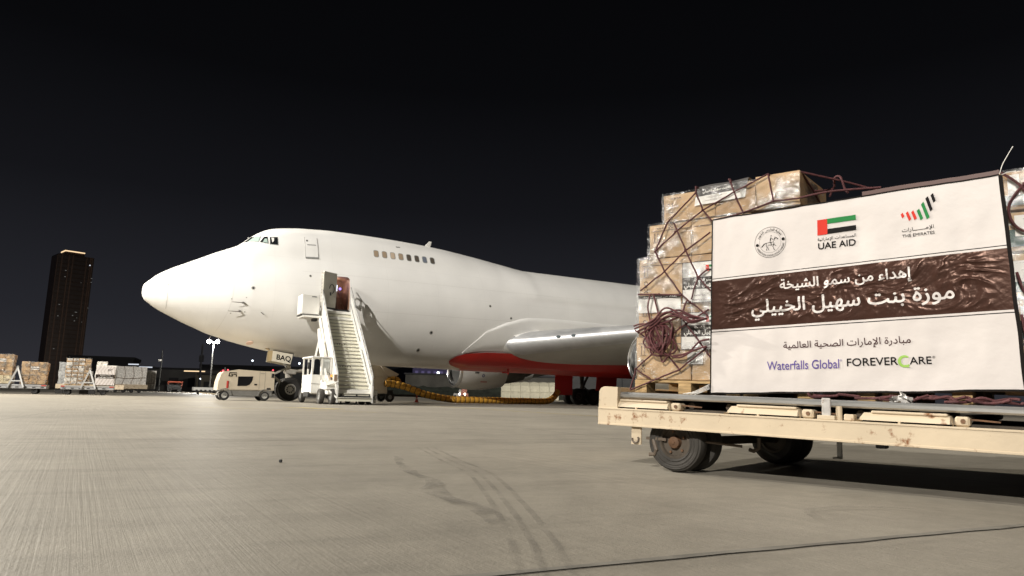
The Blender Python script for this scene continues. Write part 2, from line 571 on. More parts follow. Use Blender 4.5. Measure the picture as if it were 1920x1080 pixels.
# ------------------------------------------------------------------ ground
def concrete():
    m = bpy.data.materials.new('apron_concrete')
    m.use_nodes = True
    n = m.node_tree
    b = n.nodes['Principled BSDF']
    L = n.links.new
    t = n.nodes.new('ShaderNodeTexCoord').outputs['Object']
    def mapping(scale, rotz=0):
        mp = n.nodes.new('ShaderNodeMapping')
        mp.inputs['Scale'].default_value = scale
        ro = n.nodes.new('ShaderNodeMapping')
        ro.inputs['Rotation'].default_value = (0, 0, rotz)
        L(t, ro.inputs[0])
        L(ro.outputs[0], mp.inputs[0])
        return mp.outputs[0]
    def nz(vec, scale, detail=6, rough=.6, lo=.3, hi=.7, a=0., c=1.):
        x = n.nodes.new('ShaderNodeTexNoise')
        x.inputs['Scale'].default_value = scale
        x.inputs['Detail'].default_value = detail
        x.inputs['Roughness'].default_value = rough
        L(vec, x.inputs[0])
        r_ = n.nodes.new('ShaderNodeMapRange')
        r_.inputs[1].default_value = lo
        r_.inputs[2].default_value = hi
        r_.inputs[3].default_value = a
        r_.inputs[4].default_value = c
        L(x.outputs[0], r_.inputs[0])
        return r_.outputs[0]
    def mul(a, c):
        x = n.nodes.new('ShaderNodeMath')
        x.operation = 'MULTIPLY'
        L(a, x.inputs[0])
        L(c, x.inputs[1])
        return x.outputs[0]
    base = mapping((1, 1, 1))
    groove = mapping((30, .30, 1), -R(32))         # broom finish runs across the slabs
    smear = mapping((.5, 3.5, 1), -GA)
    f = nz(base, .12, 4, .5, .3, .7, .80, 1.12)
    f = mul(f, nz(base, 1.1, 9, .66, .3, .7, .78, 1.12))
    f = mul(f, nz(base, 14, 6, .7, .25, .75, .90, 1.08))
    gm = nz(base, .16, 4, .5, .42, .60, 0, 1)           # patches where the broom finish shows
    gv = nz(groove, 1.0, 5, .75, .3, .7, .80, 1.24)
    gx = n.nodes.new('ShaderNodeMix')
    gx.data_type = 'FLOAT'
    L(gm, gx.inputs[0])
    gx.inputs[2].default_value = 1.0
    L(gv, gx.inputs[3])
    f = mul(f, gx.outputs[0])
    f = mul(f, nz(base, 4.2, 8, .7, .3, .7, .90, 1.07))
    f = mul(f, nz(smear, .9, 8, .65, .52, .68, 1.0, .84))
    f = mul(f, nz(base, .55, 10, .72, .55, .68, 1.0, .76))
    br = n.nodes.new('ShaderNodeTexBrick')
    br.offset = 0
    br.inputs['Scale'].default_value = 1
    br.inputs['Brick Width'].default_value = 7.5
    br.inputs['Row Height'].default_value = 5.6
    br.inputs['Mortar Size'].default_value = .014
    br.inputs['Mortar Smooth'].default_value = .3
    br.inputs['Color1'].default_value = (1, 1, 1, 1)
    br.inputs['Color2'].default_value = (.93, .93, .93, 1)
    br.inputs['Mortar'].default_value = (.52, .52, .52, 1)
    mp = n.nodes.new('ShaderNodeMapping')
    mp.inputs['Rotation'].default_value = (0, 0, -GA)
    mp.inputs['Location'].default_value = (2.6, -1.862, 0)
    L(t, mp.inputs[0])
    L(mp.outputs[0], br.inputs[0])
    mx = n.nodes.new('ShaderNodeMix')
    mx.data_type = 'RGBA'
    mx.blend_type = 'MULTIPLY'
    mx.inputs[0].default_value = 1
    L(br.outputs[0], mx.inputs[6])
    mx.inputs[7].default_value = (.265, .240, .198, 1)
    m2 = n.nodes.new('ShaderNodeMix')
    m2.data_type = 'RGBA'
    m2.blend_type = 'MULTIPLY'
    m2.inputs[0].default_value = 1
    L(mx.outputs[2], m2.inputs[6])
    L(f, m2.inputs[7])
    L(m2.outputs[2], b.inputs['Base Color'])
    b.inputs['Roughness'].default_value = .6
    b.inputs['Specular IOR Level'].default_value = .5
    bp = n.nodes.new('ShaderNodeBump')
    bp.inputs['Strength'].default_value = .28
    bp.inputs['Distance'].default_value = .004
    h = nz(groove, 1.3, 4, .7)
    h2 = nz(base, 60, 4, .7)
    ad = n.nodes.new('ShaderNodeMath')
    L(h, ad.inputs[0])
    L(h2, ad.inputs[1])
    L(ad.outputs[0], bp.inputs['Height'])
    L(bp.outputs[0], b.inputs['Normal'])
    return m
GA = R(24.3)                                 # heading of the slab joints
TH = .5094                                   # heading of the aircraft and of the slab grid
NOSE = Vector((-19.2204, 35.121, 0))
g = MB()
g.add([(-2500, -600, 0), (2500, -600, 0), (2500, 3500, 0), (-2500, 3500, 0)], [[0, 1, 2, 3]])
structure(g.build('apron_ground', concrete(), smooth=False))

M_YEL = mat('worn_yellow_marking', (.42, .33, .12), .7, var=.25, vscale=3, dirt=(.33, .29, .235), dscale=3, dth=.5)
M_SEAL = mat('joint_sealant', (.15, .14, .12), .7, var=.35, vscale=6)
M_TYREMK = None
def soft_mark(name, col, strength, scale):
    m = bpy.data.materials.new(name)
    m.use_nodes = True
    n = m.node_tree
    b = n.nodes['Principled BSDF']
    b.inputs['Base Color'].default_value = (*col, 1)
    b.inputs['Roughness'].default_value = .75
    t = n.nodes.new('ShaderNodeTexCoord')
    z = n.nodes.new('ShaderNodeTexNoise')
    z.inputs['Scale'].default_value = scale
    z.inputs['Detail'].default_value = 9
    z.inputs['Roughness'].default_value = .7
    n.links.new(t.outputs['Object'], z.inputs[0])
    r_ = n.nodes.new('ShaderNodeMapRange')
    r_.inputs[1].default_value = .42
    r_.inputs[2].default_value = .66
    r_.inputs[3].default_value = 0
    r_.inputs[4].default_value = strength
    n.links.new(z.outputs[0], r_.inputs[0])
    n.links.new(r_.outputs[0], b.inputs['Alpha'])
    return m
M_TYREMK = soft_mark('tyre_smear', (.10, .092, .08), .30, 3.2)
M_OIL = soft_mark('oil_stain', (.07, .065, .058), .42, 4)
def ribbon(path, w, z, name, m, jit=0.):
    mb = MB()
    P = [Vector((p[0], p[1], z)) for p in path]
    Q = []
    for i in range(len(P) - 1):                # densify
        for k in range(12):
            a = k / 12
            Q.append(P[i].lerp(P[i + 1], a))
    Q.append(P[-1])
    A = []
    for i, p in enumerate(Q):
        t = (Q[min(i + 1, len(Q) - 1)] - Q[max(i - 1, 0)]).normalized()
        s = Vector((-t.y, t.x, 0))
        ww = (w[0] + (w[1] - w[0]) * i / (len(Q) - 1)) if isinstance(w, tuple) else w
        j1 = jit * noise.noise(p * 3.1)
        j2 = jit * noise.noise(p * 3.7 + Vector((9, 0, 0)))
        A.append([p + s * (ww / 2 + j1), p - s * (ww / 2 + j2)])
    mb.loft(A, closed=False)
    return structure(mb.build(name, m, smooth=False))
def smooth_path(P, n=8):
    out = []
    P = [Vector((*p, 0)) if len(p) == 2 else Vector(p) for p in P]
    for i in range(len(P) - 1):
        p0, p1, p2, p3 = P[max(i - 1, 0)], P[i], P[i + 1], P[min(i + 2, len(P) - 1)]
        for k in range(n):
            t = k / n
            out.append(.5 * ((2 * p1) + (p2 - p0) * t + (2 * p0 - 5 * p1 + 4 * p2 - p3) * t * t + (3 * p1 - p0 - 3 * p2 + p3) * t ** 3))
    out.append(P[-1])
    return out
ribbon([(-1.5, 1.37), (-.03, 2.03), (2.23, 3.05), (9, 6.1)], .038, .004, 'joint_seal_line', M_SEAL, .012)
ribbon([(-9, 5.8), (-4.84, 6.66), (-1.1, 7.48), (3.2, 8.45)], .016, .004, 'joint_seal_line', mat('joint_sealant_faint', (.17, .155, .13), .75, var=.4, vscale=2), .008)
for a, b_, w_ in (((-9.5, 20.2), (-3.4, 18.7), .12), ((-5.4, 35.8), (3, 18.9), .14), ((-7.0, 22.2), (-5.2, 21.4), .9)):
    ribbon([a, b_], w_, .006 + .002 * w_, 'yellow_marking', M_YEL, .02)
for off in (-.10, -.03, .05):
    ribbon([(p.x + off, p.y) for p in smooth_path([(-.75, 6.6), (-.42, 5.4), (-.15, 4.5), (.02, 3.35), (.10, 2.64), (.15, 1.9)], 4)], .028, .008 + off * .01, 'tyre_mark', M_TYREMK, .008)
ribbon([(p.x, p.y) for p in smooth_path([(-.9, 5.6), (-.69, 4.73), (-.45, 4.1), (-.36, 3.6), (-.12, 3.1), (-.02, 2.8)], 4)], (.05, .14), .010, 'oil_stain', M_OIL, .05)
ribbon([(p.x, p.y) for p in smooth_path([(1.32, 3.02), (1.42, 3.30), (1.75, 3.42), (2.05, 3.33)], 4)], .05, .012, 'tyre_mark', M_TYREMK, .02)
pb = MB()
pb.box((-1.62, 5.0, .011), (.022, .018, .02), None, .004)
tag(pb.build('stone_chip', M_DARK), 'small dark stone lying alone on the concrete apron', 'stone')

# ------------------------------------------------------------------ aircraft
FX = np.array([0, .03, .12, .3, .6, 1, 1.5, 2, 2.6, 3.2, 3.8, 4.4, 5, 5.5, 6, 6.5, 7, 7.7, 8.5, 9.5, 10.5, 12, 13.5, 15, 16.5, 18, 19.5, 21, 22, 22.5, 23.5, 25, 28, 32, 38, 46, 54, 62, 70])
FT = np.array([5.62, 5.81, 5.94, 6.11, 6.40, 6.67, 6.94, 7.19, 7.5, 7.83, 8.12, 8.43, 8.98, 9.35, 9.6, 9.72, 9.8, 9.88, 9.93, 9.98, 9.98, 9.96, 9.92, 9.85, 9.74, 9.57, 9.36, 9.08, 8.85, 8.81, 8.81, 8.81, 8.81, 8.81, 8.81, 8.81, 8.78, 8.6, 8.2])
FB = np.array([5.40, 5.28, 5.08, 4.94, 4.72, 4.5, 4.26, 4.02, 3.77, 3.52, 3.34, 3.16, 3.02, 2.91, 2.81, 2.72, 2.64, 2.53, 2.45, 2.38, 2.31, 2.23, 2.17, 2.15, 2.13, 2.12, 2.11, 2.10, 2.1, 2.1, 2.1, 2.08, 2.05, 2.03, 2.03, 2.1, 3.3, 5.2, 7.2])
def pchip(x, xs, ys):
    x = np.atleast_1d(np.asarray(x, float))
    h = np.diff(xs)
    d = np.diff(ys) / h
    m = np.zeros(len(xs))
    for i in range(1, len(xs) - 1):
        if d[i - 1] * d[i] > 0:
            w1, w2 = 2 * h[i] + h[i - 1], h[i] + 2 * h[i - 1]
            m[i] = (w1 + w2) / (w1 / d[i - 1] + w2 / d[i])
    m[0], m[-1] = d[0], d[-1]
    k = np.clip(np.searchsorted(xs, x) - 1, 0, len(xs) - 2)
    t = (x - xs[k]) / h[k]
    return ((2 * t ** 3 - 3 * t ** 2 + 1) * ys[k] + (t ** 3 - 2 * t ** 2 + t) * h[k] * m[k] + (-2 * t ** 3 + 3 * t ** 2) * ys[k + 1] + (t ** 3 - t ** 2) * h[k] * m[k + 1])
WX = np.array([0, .03, .12, .3, .6, 1, 1.5, 2, 2.6, 3.2, 4, 5, 6, 7, 8, 9, 10.5, 12, 46, 54, 62, 70.])
WY = np.array([.06, .18, .36, .58, .86, 1.16, 1.46, 1.72, 2.0, 2.24, 2.52, 2.8, 3.0, 3.14, 3.25, 3.32, 3.38, 3.4, 3.4, 2.6, 1.6, .5])
CX, CY = np.array([0, 2, 5, 10, 46, 54, 62, 70.]), np.array([5.45, 5.35, 5.4, 5.45, 5.5, 6.0, 6.9, 7.7])
UX, UY = np.array([0, 1, 2, 4, 6, 7, 8, 12, 18, 20, 22, 46, 54, 62, 70.]), np.array([.06, 1.16, 1.6, 1.9, 2.0, 2.1, 2.15, 2.2, 2.25, 2.4, 3.2, 3.3, 2.5, 1.5, .45])
NA = 73
_rc = {}
def fring(X):
    X = round(float(X), 4)
    if X in _rc:
        return _rc[X]
    zt, zb = pchip(X, FX, FT)[0], pchip(X, FX, FB)[0]
    w, zc, wu = np.interp(X, WX, WY), np.interp(X, CX, CY), np.interp(X, UX, UY)
    wu = min(wu, w)
    a = np.linspace(0, np.pi, NA)
    ca, sa = np.cos(a), np.sin(a)
    ht, hb = max(min(zt - zc, w), .01), zc - zb
    h = np.where(ca > 0, ht, hb)
    rm = 1 / np.sqrt((sa / w) ** 2 + (ca / h) ** 2)
    u = min(wu, zt - zc)
    d = zt - u - zc
    A, B, C = (sa / wu) ** 2 + (ca / u) ** 2, -2 * ca * d / u ** 2, (d / u) ** 2 - 1
    disc = B * B - 4 * A * C
    ru = np.where(disc > 0, (-B + np.sqrt(np.maximum(disc, 0))) / (2 * A), 0)
    k_ = np.clip(ca / .4, 0, 1)
    ru = np.where(ca > 0, np.maximum(ru, 0), 0) * (k_ * k_ * (3 - 2 * k_))
    rr = (rm ** 14 + ru ** 14) ** (1 / 14)
    rr *= np.where(ca > .999, (zt - zc) / rr, 1)
    _rc[X] = (rr * sa, zc + rr * ca)
    return _rc[X]
def surf(X, Z, off=0.):
    """point of the port side skin (port is local -y)"""
    y, z = fring(X)
    Y = np.interp(Z, z[::-1], y[::-1])
    e = .03
    dz = (np.interp(Z + e, z[::-1], y[::-1]) - np.interp(Z - e, z[::-1], y[::-1])) / (2 * e)
    y2, z2 = fring(X + e)
    dx = (np.interp(Z, z2[::-1], y2[::-1]) - Y) / e
    nrm = Vector((-dx, -1, -dz))
    nrm.normalize()
    return Vector((X, -Y, Z)) + nrm * off
plane = thing('cargo_aircraft', 'huge white four engine cargo jet with red belly and open front door, parked', 'aircraft', NOSE, (0, 0, TH))
fm = MB()
st_x = sorted(set(list(FX[:13]) + list(np.arange(.2, 2, .15)) + list(np.arange(2, 24, .22)) + list(np.arange(24, 46, 1.)) + list(np.arange(46, 70.1, 1.))))
rings = []
for X in st_x:
    y, z = fring(X)
    rings.append([(X, -y[i], z[i]) for i in range(NA)] + [(X, y[i], z[i]) for i in range(NA - 2, 0, -1)])
fm.loft(rings, cap0=True, cap1=True)
fus = fm.build('fuselage', [M_AIR, M_DOORBROWN], plane, ang=50)
# the doorway is cut into the hull
DX0, DX1, DZ0, DZ1 = 9.12, 9.98, 4.93, 6.84
ct = MB()
rr_ = []
for k in range(28):
    a = 2 * math.pi * (k + .5) / 28
    cx, cz = (DX0 + DX1) / 2, (DZ0 + DZ1) / 2
    hx, hz, rc = (DX1 - DX0) / 2, (DZ1 - DZ0) / 2, .16
    ex = max(-hx + rc, min(hx - rc, math.copysign(9, math.cos(a)) if abs(math.cos(a)) > .35 else (hx - rc) * math.cos(a) / .36))
    qx = math.copysign(hx - rc, math.cos(a))
    qz = math.copysign(hz - rc, math.sin(a))
    rr_.append((cx + qx + rc * math.cos(a), cz + qz + rc * math.sin(a)))
ct.loft([[(x, -4.2, z) for x, z in rr_], [(x, -1.6, z) for x, z in rr_]], cap0=True, cap1=True, mi=0)
cut = ct.build('door_cutter', [M_DOORBROWN], plane)
bpy.context.view_layer.update()
md = fus.modifiers.new('door', 'BOOLEAN')
md.object = cut
md.operation = 'DIFFERENCE'
md.solver = 'EXACT'
md.material_mode = 'TRANSFER'
bpy.context.view_layer.update()
nm = bpy.data.meshes.new_from_object(fus.evaluated_get(bpy.context.evaluated_depsgraph_get()))
fus.modifiers.clear()
fus.data = nm
bpy.data.objects.remove(cut)
nm.set_sharp_from_angle(angle=R(40))

def patch(name, poly, m, off=.012, parent=plane, rings_=5, skirt=.03, ret=False):
    """a skin-hugging plate bounded by an (X, Z) polygon"""
    mb = MB()
    cx, cz = sum(p[0] for p in poly) / len(poly), sum(p[1] for p in poly) / len(poly)
    R_ = []
    for k in range(rings_ + 1):
        s = max(k / rings_, .001)
        R_.append([surf(cx + (p[0] - cx) * s, cz + (p[1] - cz) * s, off) for p in poly])
    R_.append([surf(p[0], p[1], -skirt) for p in poly])
    mb.loft(R_)
    return mb.build(name, m, parent, ang=40)
def rrect(x0, z0, x1, z1, r, n=4, sh=0.):
    P = []
    for cx, cz, a0 in ((x1 - r, z1 - r, 0), (x0 + r, z1 - r, 90), (x0 + r, z0 + r, 180), (x1 - r, z0 + r, 270)):
        for k in range(n + 1):
            a = R(a0 + 90 * k / n)
            x, z = cx + r * math.cos(a), cz + r * math.sin(a)
            P.append((x + sh * (z - z0), z))
    return P
def dens(P, n=5):
    return [(P[i][0] + (P[(i + 1) % len(P)][0] - P[i][0]) * k / n, P[i][1] + (P[(i + 1) % len(P)][1] - P[i][1]) * k / n) for i in range(len(P)) for k in range(n)]
M_WFRAME = mat('window_frame_grey', (.30, .31, .30), .4)
M_WGREEN = mat('windscreen_reflection', (.36, .46, .42), .2, coat=1)  # pale green tone paints a reflection onto the cockpit glass
M_BEIGE = mat('window_blind', (.34, .26, .18), .4, coat=.8)
for q, mm in (([(4.83, 8.58), (5.19, 8.90), (5.42, 8.90), (5.29, 8.55)], M_WGREEN), ([(5.37, 8.53), (5.58, 8.87), (5.74, 8.88), (5.76, 8.46)], M_GLASSD), ([(5.87, 8.86), (6.24, 8.88), (6.25, 8.42), (5.86, 8.43)], M_GLASSD)):
    cx, cz = sum(p[0] for p in q) / 4, sum(p[1] for p in q) / 4
    big = [(cx + (x - cx) * 1.14, cz + (z - cz) * 1.14) for x, z in q]
    w = patch('cockpit_window', dens(big), M_WFRAME, .010)
    patch('pane', dens(q), mm, .022, w)
patch('cockpit_window', dens([(4.66, 8.56), (5.03, 8.93), (5.14, 8.92), (4.78, 8.56)]), M_GLASSD, .016)
patch('painted_reflection', dens([(5.50, 8.52), (5.62, 8.74), (5.72, 8.74), (5.74, 8.48)], 3), M_WGREEN, .026, bpy.data.objects['cockpit_window.001'])  # pale patch painted on the second pane as a reflection
patch('pilot_seat_cover', dens([(5.93, 8.82), (6.07, 8.83), (6.05, 8.62), (5.97, 8.52)], 3), M_PAPER, .026, bpy.data.objects['cockpit_window.002'])
tone = [M_BEIGE, M_BEIGE, mat('window_blind_pale', (.50, .40, .30), .4, coat=.8), M_BEIGE, mat('window_dark', (.10, .085, .07), .2, coat=.8), mat('window_dark', ()), mat('window_bluish', (.16, .18, .22), .2, coat=.8), mat('window_dark', ())]
for i in range(8):
    x = 11.72 + .5057 * i
    w = patch('upper_window', rrect(x - .155, 8.33, x + .155, 8.79, .10, 4), M_WFRAME, .006, rings_=3)
    patch('pane', rrect(x - .125, 8.365, x + .125, 8.755, .085, 4), tone[i], .012, w, rings_=3)
h = patch('crew_hatch', dens([(7.68, 9.05), (8.34, 9.09), (8.36, 7.84), (7.69, 7.80)], 6), M_AIR, .018)
patch('hatch_sill', dens([(7.69, 7.84), (8.36, 7.88), (8.36, 7.80), (7.69, 7.76)], 4), M_GSTEEL, .05, h)
patch('hatch_handle', dens([(7.78, 8.62), (8.26, 8.64), (8.26, 8.60), (7.78, 8.58)], 3), M_GSTEEL, .03, h)
patch('hatch_seal', dens([(7.655, 9.09), (7.68, 9.09), (7.69, 7.82), (7.665, 7.82)], 4), mat('seam_grey', (.42, .41, .39), .5), .02, h)
patch('hatch_seal', dens([(8.345, 9.10), (8.365, 9.10), (8.385, 7.84), (8.365, 7.84)], 4), mat('seam_grey', ()), .02, h)
patch('hatch_port', [(7.79 + .05 * math.cos(a), 8.85 + .05 * math.sin(a)) for a in [k * .7 for k in range(9)]], M_DARK, .03, h)
# seams
def seam(P, w=.014, m=None, name='skin_seam'):
    mb = MB()
    A = []
    for i, (x, z) in enumerate(P):
        x2, z2 = P[min(i + 1, len(P) - 1)]
        x1, z1 = P[max(i - 1, 0)]
        t = Vector((x2 - x1, z2 - z1)).normalized()
        s = Vector((-t.y, t.x)) * w / 2
        A.append([surf(x + s.x, z + s.y, .004), surf(x - s.x, z - s.y, .004)])
    mb.loft(A, closed=False)
    return mb.build(name, m or mat('seam_grey', ()), plane)
seam([(1.16, z) for z in np.arange(4.6, 6.5, .1)], .022, name='radome_seam')
seam([(4.1 - .12 * (5.2 - z) - .04 * (5.2 - z) ** 2 * 3, z) for z in np.arange(3.2, 6.0, .1)], .014, mat('seam_pale', (.62, .61, .58), .5))
seam([(x, 4.9 + .01 * x) for x in np.arange(10.6, 24, .5)], .012, mat('seam_pale', ()))
seam([(x, 6.95) for x in np.arange(7.5, 26, .5)], .010, mat('seam_pale', ()))
seam([(x, 3.45) for x in np.arange(1.9, 3.1, .1)], .010, mat('seam_pale', ())) if False else None
for x, z, r_ in ((7.87, 6.71, .055), (5.04, 5.80, .075), (18.64, 5.93, .06), (20.10, 5.29, .06), (14.96, 4.09, .085), (14.48, 3.08, .085)):
    rim = patch('drain_port', [(x + 1.35 * r_ * math.cos(a), z + 1.35 * r_ * math.sin(a)) for a in [k * .5236 for k in range(12)]], mat('port_rim', (.4, .39, .36), .5), .006, rings_=2)
    patch('hole', [(x + .8 * r_ * math.cos(a), z + .8 * r_ * math.sin(a)) for a in [k * .5236 for k in range(12)]], M_DARK, .010, rim, rings_=2)
for x, z in ((4.65, 5.02), (4.52, 4.60)):
    p = surf(x, z)
    nrm = (surf(x, z, .3) - p).normalized()
    pm = MB()
    pm.prism([(-.08, -.05), (.09, -.05), (.05, .05), (-.05, .05)], p, (1, 0, 0), (0, 0, 1), -.02)
    q = p + nrm * .20
    pm.bar(p, q, .10, .035)
    pm.tube([q + Vector((.06, 0, 0)), q - Vector((.35, 0, 0)), q - Vector((.55, 0, 0))], [.022, .018, .010], 8)
    pm.build('pitot_probe', mat('probe_metal', (.16, .15, .14), .4, metal=.5), plane)
p = surf(5.53, 4.57)
pm = MB()
pm.bar(p, p + Vector((.12, -.15, -.13)), .05, .03)
pm.build('vane', mat('probe_metal', ()), plane)
for x, z in ((4.07, 5.17), (4.75, 5.28), (4.1, 4.45), (4.75, 4.55)):
    patch('static_port', [(x + .035 * math.cos(a), z + .035 * math.sin(a)) for a in [k * .785 for k in range(8)]], mat('port_rim', ()), .006, rings_=2)
patch('lower_beacon_blister', [(5.35 + .16 * math.cos(a), 3.08 + .07 * math.sin(a)) for a in [k * .5236 for k in range(12)]], mat('beacon_pink', (.72, .52, .44), .4), .04, rings_=2)
patch('window_vent', dens([(13.05, 9.22), (13.3, 9.24), (13.3, 9.20), (13.05, 9.18)], 3), M_GSTEEL, .03)
for X, hgt in ((15.6, .42), (38.2, .65)):
    zt = pchip(X, FX, FT)[0]
    mb = MB()
    mb.loft([[(X - .22, -.02, zt - .1), (X + .12, -.035, zt - .1), (X + .3, 0, zt - .1), (X + .12, .035, zt - .1), (X - .22, .02, zt - .1)],
             [(X + .24, -.01, zt + hgt), (X + .3, -.012, zt + hgt), (X + .42, 0, zt + hgt), (X + .3, .012, zt + hgt), (X + .24, .01, zt + hgt)]], cap0=True, cap1=True)
    mb.build('blade_antenna', M_WHITE, plane)
for X in (5.0, 3.95):
    zt = pchip(X, FX, FT)[0]
    mb = MB()
    mb.box((X, 0, zt + .02), (.16, .10, .07), None, .02)
    mb.build('ice_detector', M_GSTEEL, plane)
# open cabin door, swung forward and parked against the hull
dr = MB()
lay = []
hx = Vector((DX0 - .02, -3.36, 0))
dd = Vector((-.86, -.51, 0)).normalized()       # direction of the leaf from its hinge
nn = Vector((-dd.y, dd.x, 0))
def leaf(s, z, t):
    bow = .16 * (1 - ((z - 5.9) / 1.05) ** 2) + .22 * (5.9 - z) * .18
    return hx + dd * s + nn * (t) + Vector((0, -bow * .7, z))
rows = []
for k in range(13):
    z = 4.97 + 1.92 * k / 12
    s0, s1 = .02, .98 - (.05 if k in (0, 12) else 0)
    rows.append([leaf(s0, z, 0), leaf(s1, z, 0), leaf(s1, z, .16), leaf(s0, z, .16)])
dr.loft(rows, cap0=True, cap1=True)
door = dr.build('cabin_door', M_DOORIN, plane, ang=30)
e = MB()
for k in range(11):
    e.bar(leaf(.985, 5.05 + .17 * k, .03), leaf(.985, 5.17 + .17 * k, .03), .10, .03)
e.build('door_edge_stop', M_PAPER, door)
e = MB()
e.tube([leaf(.42 + .17 * math.cos(a), 5.98 + .24 * math.sin(a), .21) for a in [k * .45 for k in range(11)]], .02, 6)
e.bar(leaf(.5, 5.78, .20), leaf(.5, 5.62, .22), .06, .05)
e.build('door_handle', M_DARK, door)
e = MB()
e.loft([[leaf(.05, 4.90, -.01), leaf(.95, 4.93, -.01), leaf(.95, 4.93, .17), leaf(.05, 4.90, .17)], [leaf(.05, 4.99, -.01), leaf(.95, 5.0, -.01), leaf(.95, 5.0, .17), leaf(.05, 4.99, .17)]], cap0=True, cap1=True)
e.build('door_lower_sill', M_DARK, door)
e = MB()
e.box((9.42, -2.5, 6.26), (.10, .05, .34))
e.build('doorway_strip_light', E_COOL, plane)
e = MB()
e.rev([(0, .0), (.02, .07), (.06, .05), (.08, 0)], (9.62, -2.55, 6.22), (0, -1, 0), 12)
e.build('doorway_violet_lamp', E_VIOLET, plane)
lv = lamp('doorway_lamp_light', 'POINT', (9.6, -2.75, 6.35), 3.0, (.4, .3, 1), shadow_soft_size=.05)
lv.parent = plane
lv2 = lamp('doorway_room_light', 'POINT', (9.45, -2.2, 6.6), 11, (1, .82, .68), shadow_soft_size=.05)
lv2.parent = plane
e = MB()
for s in (0, .36):
    e.bar((9.42 + s * .2, -2.9, 5.0), (9.32 + s * .2, -2.5, 6.1), .05, .05)
    e.bar((9.42 + s, -3.0, 5.0), (9.30 + s * .6, -2.6, 6.1), .05, .04)
for k in range(4):
    e.bar((9.36, -2.85 + .1 * k, 5.15 + .27 * k), (9.75, -2.85 + .1 * k, 5.15 + .27 * k), .10, .03)
e.build('ladder', M_DOORBROWN, plane)
e = MB()
e.b2((DX0 + .02, -3.36, DZ0 - .02), (DX1 - .02, -3.0, DZ0 + .05), .01)
e.build('door_sill', M_DARK, plane)
# belly fairing (red) and wing root fairing (white)
def sstep(a, b, x):
    t = max(0, min(1, (x - a) / (b - a)))
    return t * t * (3 - 2 * t)
ZR = lambda X: float(np.interp(X, [16.75, 16.85, 17.05, 17.5, 18.1, 18.8, 20, 24, 27, 30, 40], [2.62, 2.76, 2.90, 3.07, 3.19, 3.26, 3.28, 3.24, 3.2, 3.15, 3.1]))
ZG = lambda X: float(np.interp(X, [17.3, 17.64, 18.5, 19.64, 20.74, 21.3, 23, 36, 40], [3.05, 3.5, 4.43, 4.95, 5.30, 5.42, 5.5, 5.4, 4.5]))
for sd in (1, -1):
    pass
red = MB()
A = []
Xr = list(np.arange(16.76, 20, .16)) + list(np.arange(20, 40.1, .7))
def bottom_pt(X, Z, off):
    y, z = fring(X)
    Y = float(np.interp(Z, z[::-1], y[::-1]))
    return Y
for X in Xr:
    zr = ZR(X)
    y, z = fring(X)
    ib = len(z)
    zb_ = max(z[-1], float(np.interp(X, [16.75, 16.85, 17.1, 17.5, 18.0, 18.5], [2.58, 2.46, 2.36, 2.27, 2.19, 2.0])))
    row = []
    for k in range(13):
        a = k / 12
        Z = zb_ + (zr - zb_) * (1 - math.cos(a * math.pi / 2))      # dense near the keel
        Y = float(np.interp(Z, z[::-1], y[::-1]))
        off = .06 + .12 * sstep(16.8, 18.5, X) * sstep(0, .6, a)
        nv = Vector((Y, Z - 5.5)).normalized()
        row.append((X, -(Y + nv.x * off), Z + nv.y * off * (.4 if a < .5 else 1)))
    A.append(row)
red.loft(A, closed=False)
red.loft([[(x, -y_, z_) for x, y_, z_ in r_] for r_ in A], closed=False)
red.build('belly_fairing', M_RED, plane, ang=60)
for sgn in (1, -1):
    gm = MB()
    A = []
    for X in list(np.arange(17.32, 22, .14)) + list(np.arange(22, 39, .7)):
        z0, z1 = ZR(X), max(ZG(X), ZR(X) + .02)
        row = []
        for k in range(17):
            a = k / 16
            Z = z0 + (z1 - z0) * a
            off = .02 + .09 * sstep(0, .07, 1 - a) * sstep(0, .3, a) * sstep(17.3, 20, X)
            off = off if k < 16 else -.02
            p = surf(X, Z, off)
            row.append((p.x, sgn * p.y, p.z))
        A.append(row)
    gm.loft(A, closed=False)
    gm.build('wing_root_fairing', M_AIR, plane, ang=60)

